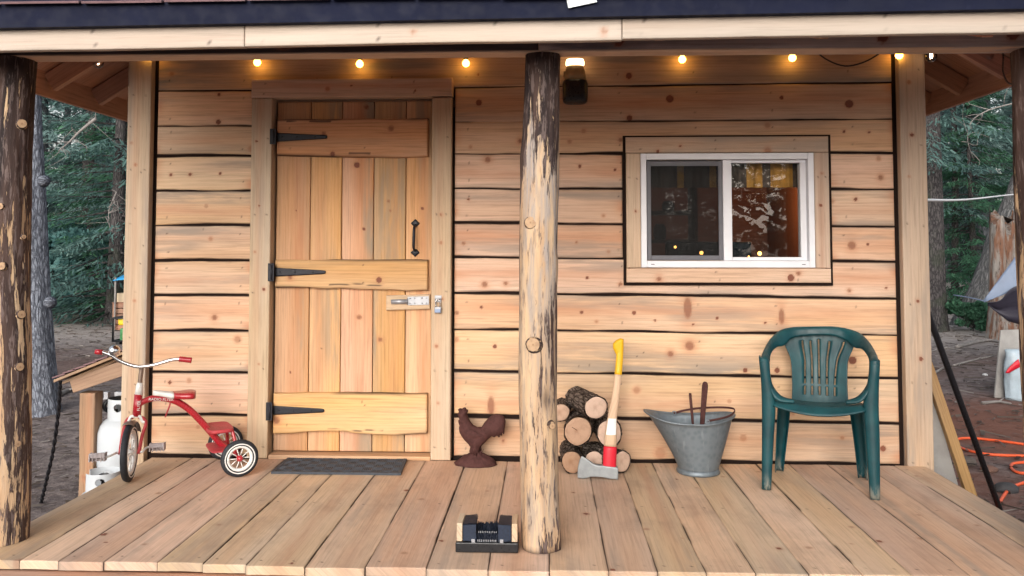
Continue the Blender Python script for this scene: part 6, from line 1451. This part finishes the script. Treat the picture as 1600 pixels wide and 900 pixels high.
tag(m.build('rotten_stump', M_ST), 'broken standing stump with reddish rotten heartwood on the right', 'stump')
# slate tarp shelter, rope, grey board, sack
tz0 = 7.0; tk = empty('tarp_tent', (gx(1600, tz0), tz0, g1(gx(1600, tz0), tz0)), 'slate blue tarp sagging over a dark load at the right edge', 'tarp')
q = [onY(1536, 470, tz0), onY(1590, 396, tz0), onY(1680, 330, tz0), onY(1680, 505, tz0), onY(1590, 500, tz0), onY(1560, 490, tz0)]
m = MB(); A_ = [q[0] + (q[1] - q[0]) * s for s in np.linspace(0, 1, 10)] + [q[1] + (q[2] - q[1]) * s for s in np.linspace(.1, 1, 10)]; g0_, g1_, g2_ = q[0] + np.array([.02, -.03, -.01]), onY(1590, 452, tz0 - .1), onY(1690, 430, tz0 - .2); B2 = [g0_ + (g1_ - g0_) * s for s in np.linspace(0, 1, 10)] + [g1_ + (g2_ - g1_) * s for s in np.linspace(.1, 1, 10)]; v = []
for a_, b_ in zip(A_, B2):
    for s in np.linspace(0, 1, 8): v.append(a_ * (1 - s) + b_ * s + np.array([0, 0, -.015 * math.sin(s * 3.1)]))
m.add(v, gridfaces(len(A_), 8)); A3 = [x + np.array([.62, .9, .02]) for x in A_]; v = []
for a_, b_ in zip(A_, A3): v += [a_, (a_ + b_) / 2 + np.array([0, 0, .03]), b_]
m.add(v, gridfaces(len(A_), 3)); o = m.build('tarp_sheet', M_TARP, tk); md = o.modifiers.new('thickness', 'SOLIDIFY'); md.thickness = .006
m = MB(); C3, _ = spline([onY(1545, 478, tz0), onY(1565, 494, tz0), onY(1590, 506, tz0), onY(1690, 520, tz0)], [0] * 4, 8); D3, _ = spline([onY(1545, 474, tz0 - .06), onY(1565, 470, tz0 - .12), onY(1592, 447, tz0 - .2), onY(1690, 424, tz0 - .35)], [0] * 4, 8); v = []
for a_, b_ in zip(C3, D3):
    for s in np.linspace(0, 1, 7): v.append(a_ * (1 - s) + b_ * s + np.array([0, .05 * math.sin(s * 3.14) - .02 * math.sin(s * 12), .012 * math.sin(s * 9)]))
m.add(v, gridfaces(len(C3), 7)); o = m.build('load_cover', M_TARPD, tk); md = o.modifiers.new('thickness', 'SOLIDIFY'); md.thickness = .01
m = MB()
for px in (1600, 1660): x = gx(px, tz0 + .3); tube(m, [(x, tz0 + .3, g1(x, tz0 + .3) - .05), (x, tz0 + .3, onY(px, 470, tz0 + .3)[2])], .03, 8)
m.build('prop_post', M_DEADW, tk)
m = MB(); tube(m, [onY(1490, 461, tz0 + .6), onY(1515, 465, tz0 + .3), q[0]], .009, 8, sub=3); m.build('guy_stick', M_TARP, tk)
m = MB(); tube(m, [(2.0, .3, onY(1441, 311.5, .3)[2]), onY(1510, 309, 4.5) + np.array([0, 0, -.02]), onY(1590, 303.5, 9.8), onY(1700, 297, 10.5)], .0105, 8, sub=5); tag(m.build('clothes_line', M_ROPE), 'white rope stretched from the cabin across the right-hand trees', 'rope')
gp = gpt(1572, 622); bo = MB(); y_ = gp[1]; pA_ = [onY(1554, 622, y_), onY(1564, 516, y_ + .1), onY(1680, 512, y_ + .1), onY(1680, 622, y_)]
v = [np.array(x) for x in pA_]; v = v + [x + np.array([0, .02, 0]) for x in v]; bo.add(v, [(0, 3, 2, 1), (4, 5, 6, 7), (0, 1, 5, 4), (1, 2, 6, 5), (2, 3, 7, 6), (3, 0, 4, 7)], smooth=False); tag(bo.build('grey_board', M_GREYB), 'weathered grey board standing upright at the far right', 'board')
sk = empty('plastic_sack', (gx(1590, y_ - .12), y_ - .12, g1(gx(1590, y_), y_)), 'pale blue plastic sack with red marking leaning on the grey board', 'sack')
m = MB(); rings = []
x0 = gx(1567, y_ - .12); x1 = gx(1640, y_ - .12); cx_ = (x0 + x1) / 2; zt_ = onY(1580, 546, y_ - .1)[2]; zb0 = g1(cx_, y_) + .002
for k, t_ in enumerate(np.linspace(0, 1, 14)):
    ring = []; s = (.55 + .45 * math.sin(math.pi * min(1, t_ + .25) * .55) if t_ < .9 else .9 - (t_ - .9) * 2)
    for j in range(28):
        a_ = 2 * math.pi * j / 28; q_ = 1 + .10 * mnoise.noise((math.cos(a_) * 2, math.sin(a_) * 2, t_ * 4)); ring.append((cx_ + math.copysign(abs(math.cos(a_)) ** .6, math.cos(a_)) * (x1 - x0) / 2 * (.95 + .05 * s) * q_, y_ - .1 + math.sin(a_) * .085 * s * q_, zb0 + (zt_ - zb0) * t_))
    rings.append(ring)
loft(m, rings); m.build('sack_body', M_SACK, sk)
m = MB(); v = []
for i in range(14):
    u = i / 13.; a0 = onY(1571 + 20 * u, 583 - 22 * u ** .7, y_ - .205); a1 = onY(1577 + 18 * u, 583 - 10 * u ** .8, y_ - .205); v += [a0, a1]
m.add(v, gridfaces(14, 2)); o = m.build('red_marking', M_AXERED, sk); md = o.modifiers.new('thickness', 'SOLIDIFY'); md.thickness = .004

# ------------------------------------------------------------------ LIGHT
SUN_EL, SUN_AZ = R_(20), R_(190)                                    # sun_rotation: clockwise from +Y
w = bpy.data.worlds.new("World"); sc.world = w; w.use_nodes = True; nt = w.node_tree; nt.nodes.clear()
sky = nt.nodes.new('ShaderNodeTexSky'); sky.sky_type = 'NISHITA'; sky.sun_disc = False; sky.sun_elevation = SUN_EL; sky.sun_rotation = SUN_AZ; sky.air_density = 1.2; sky.dust_density = 3.5; sky.ozone_density = 1.
hs_ = nt.nodes.new('ShaderNodeHueSaturation'); hs_.inputs['Saturation'].default_value = .33; hs_.inputs['Value'].default_value = 1.72
bg = nt.nodes.new('ShaderNodeBackground'); bg.inputs['Strength'].default_value = .15; ow = nt.nodes.new('ShaderNodeOutputWorld')
nt.links.new(sky.outputs[0], hs_.inputs['Color']); nt.links.new(hs_.outputs[0], bg.inputs[0]); nt.links.new(bg.outputs[0], ow.inputs[0])
sn = bpy.data.lights.new('sun', 'SUN'); sn.energy = 1.4; sn.angle = R_(50); sn.color = (1, .92, .86); so = bpy.data.objects.new('sun', sn); COL.objects.link(so)
dS = Vector((math.sin(SUN_AZ) * math.cos(SUN_EL), math.cos(SUN_AZ) * math.cos(SUN_EL), math.sin(SUN_EL))); so.rotation_euler = (-dS).to_track_quat('-Z', 'Y').to_euler()
sc.view_settings.view_transform = 'Standard'; sc.view_settings.look = 'None'; sc.view_settings.exposure = 0; sc.view_settings.gamma = 1
sc.render.engine = 'CYCLES'; sc.cycles.use_denoising = True; sc.cycles.max_bounces = 8; sc.cycles.transparent_max_bounces = 12; sc.cycles.sample_clamp_indirect = 4; sc.cycles.caustics_reflective = False; sc.cycles.caustics_refractive = False
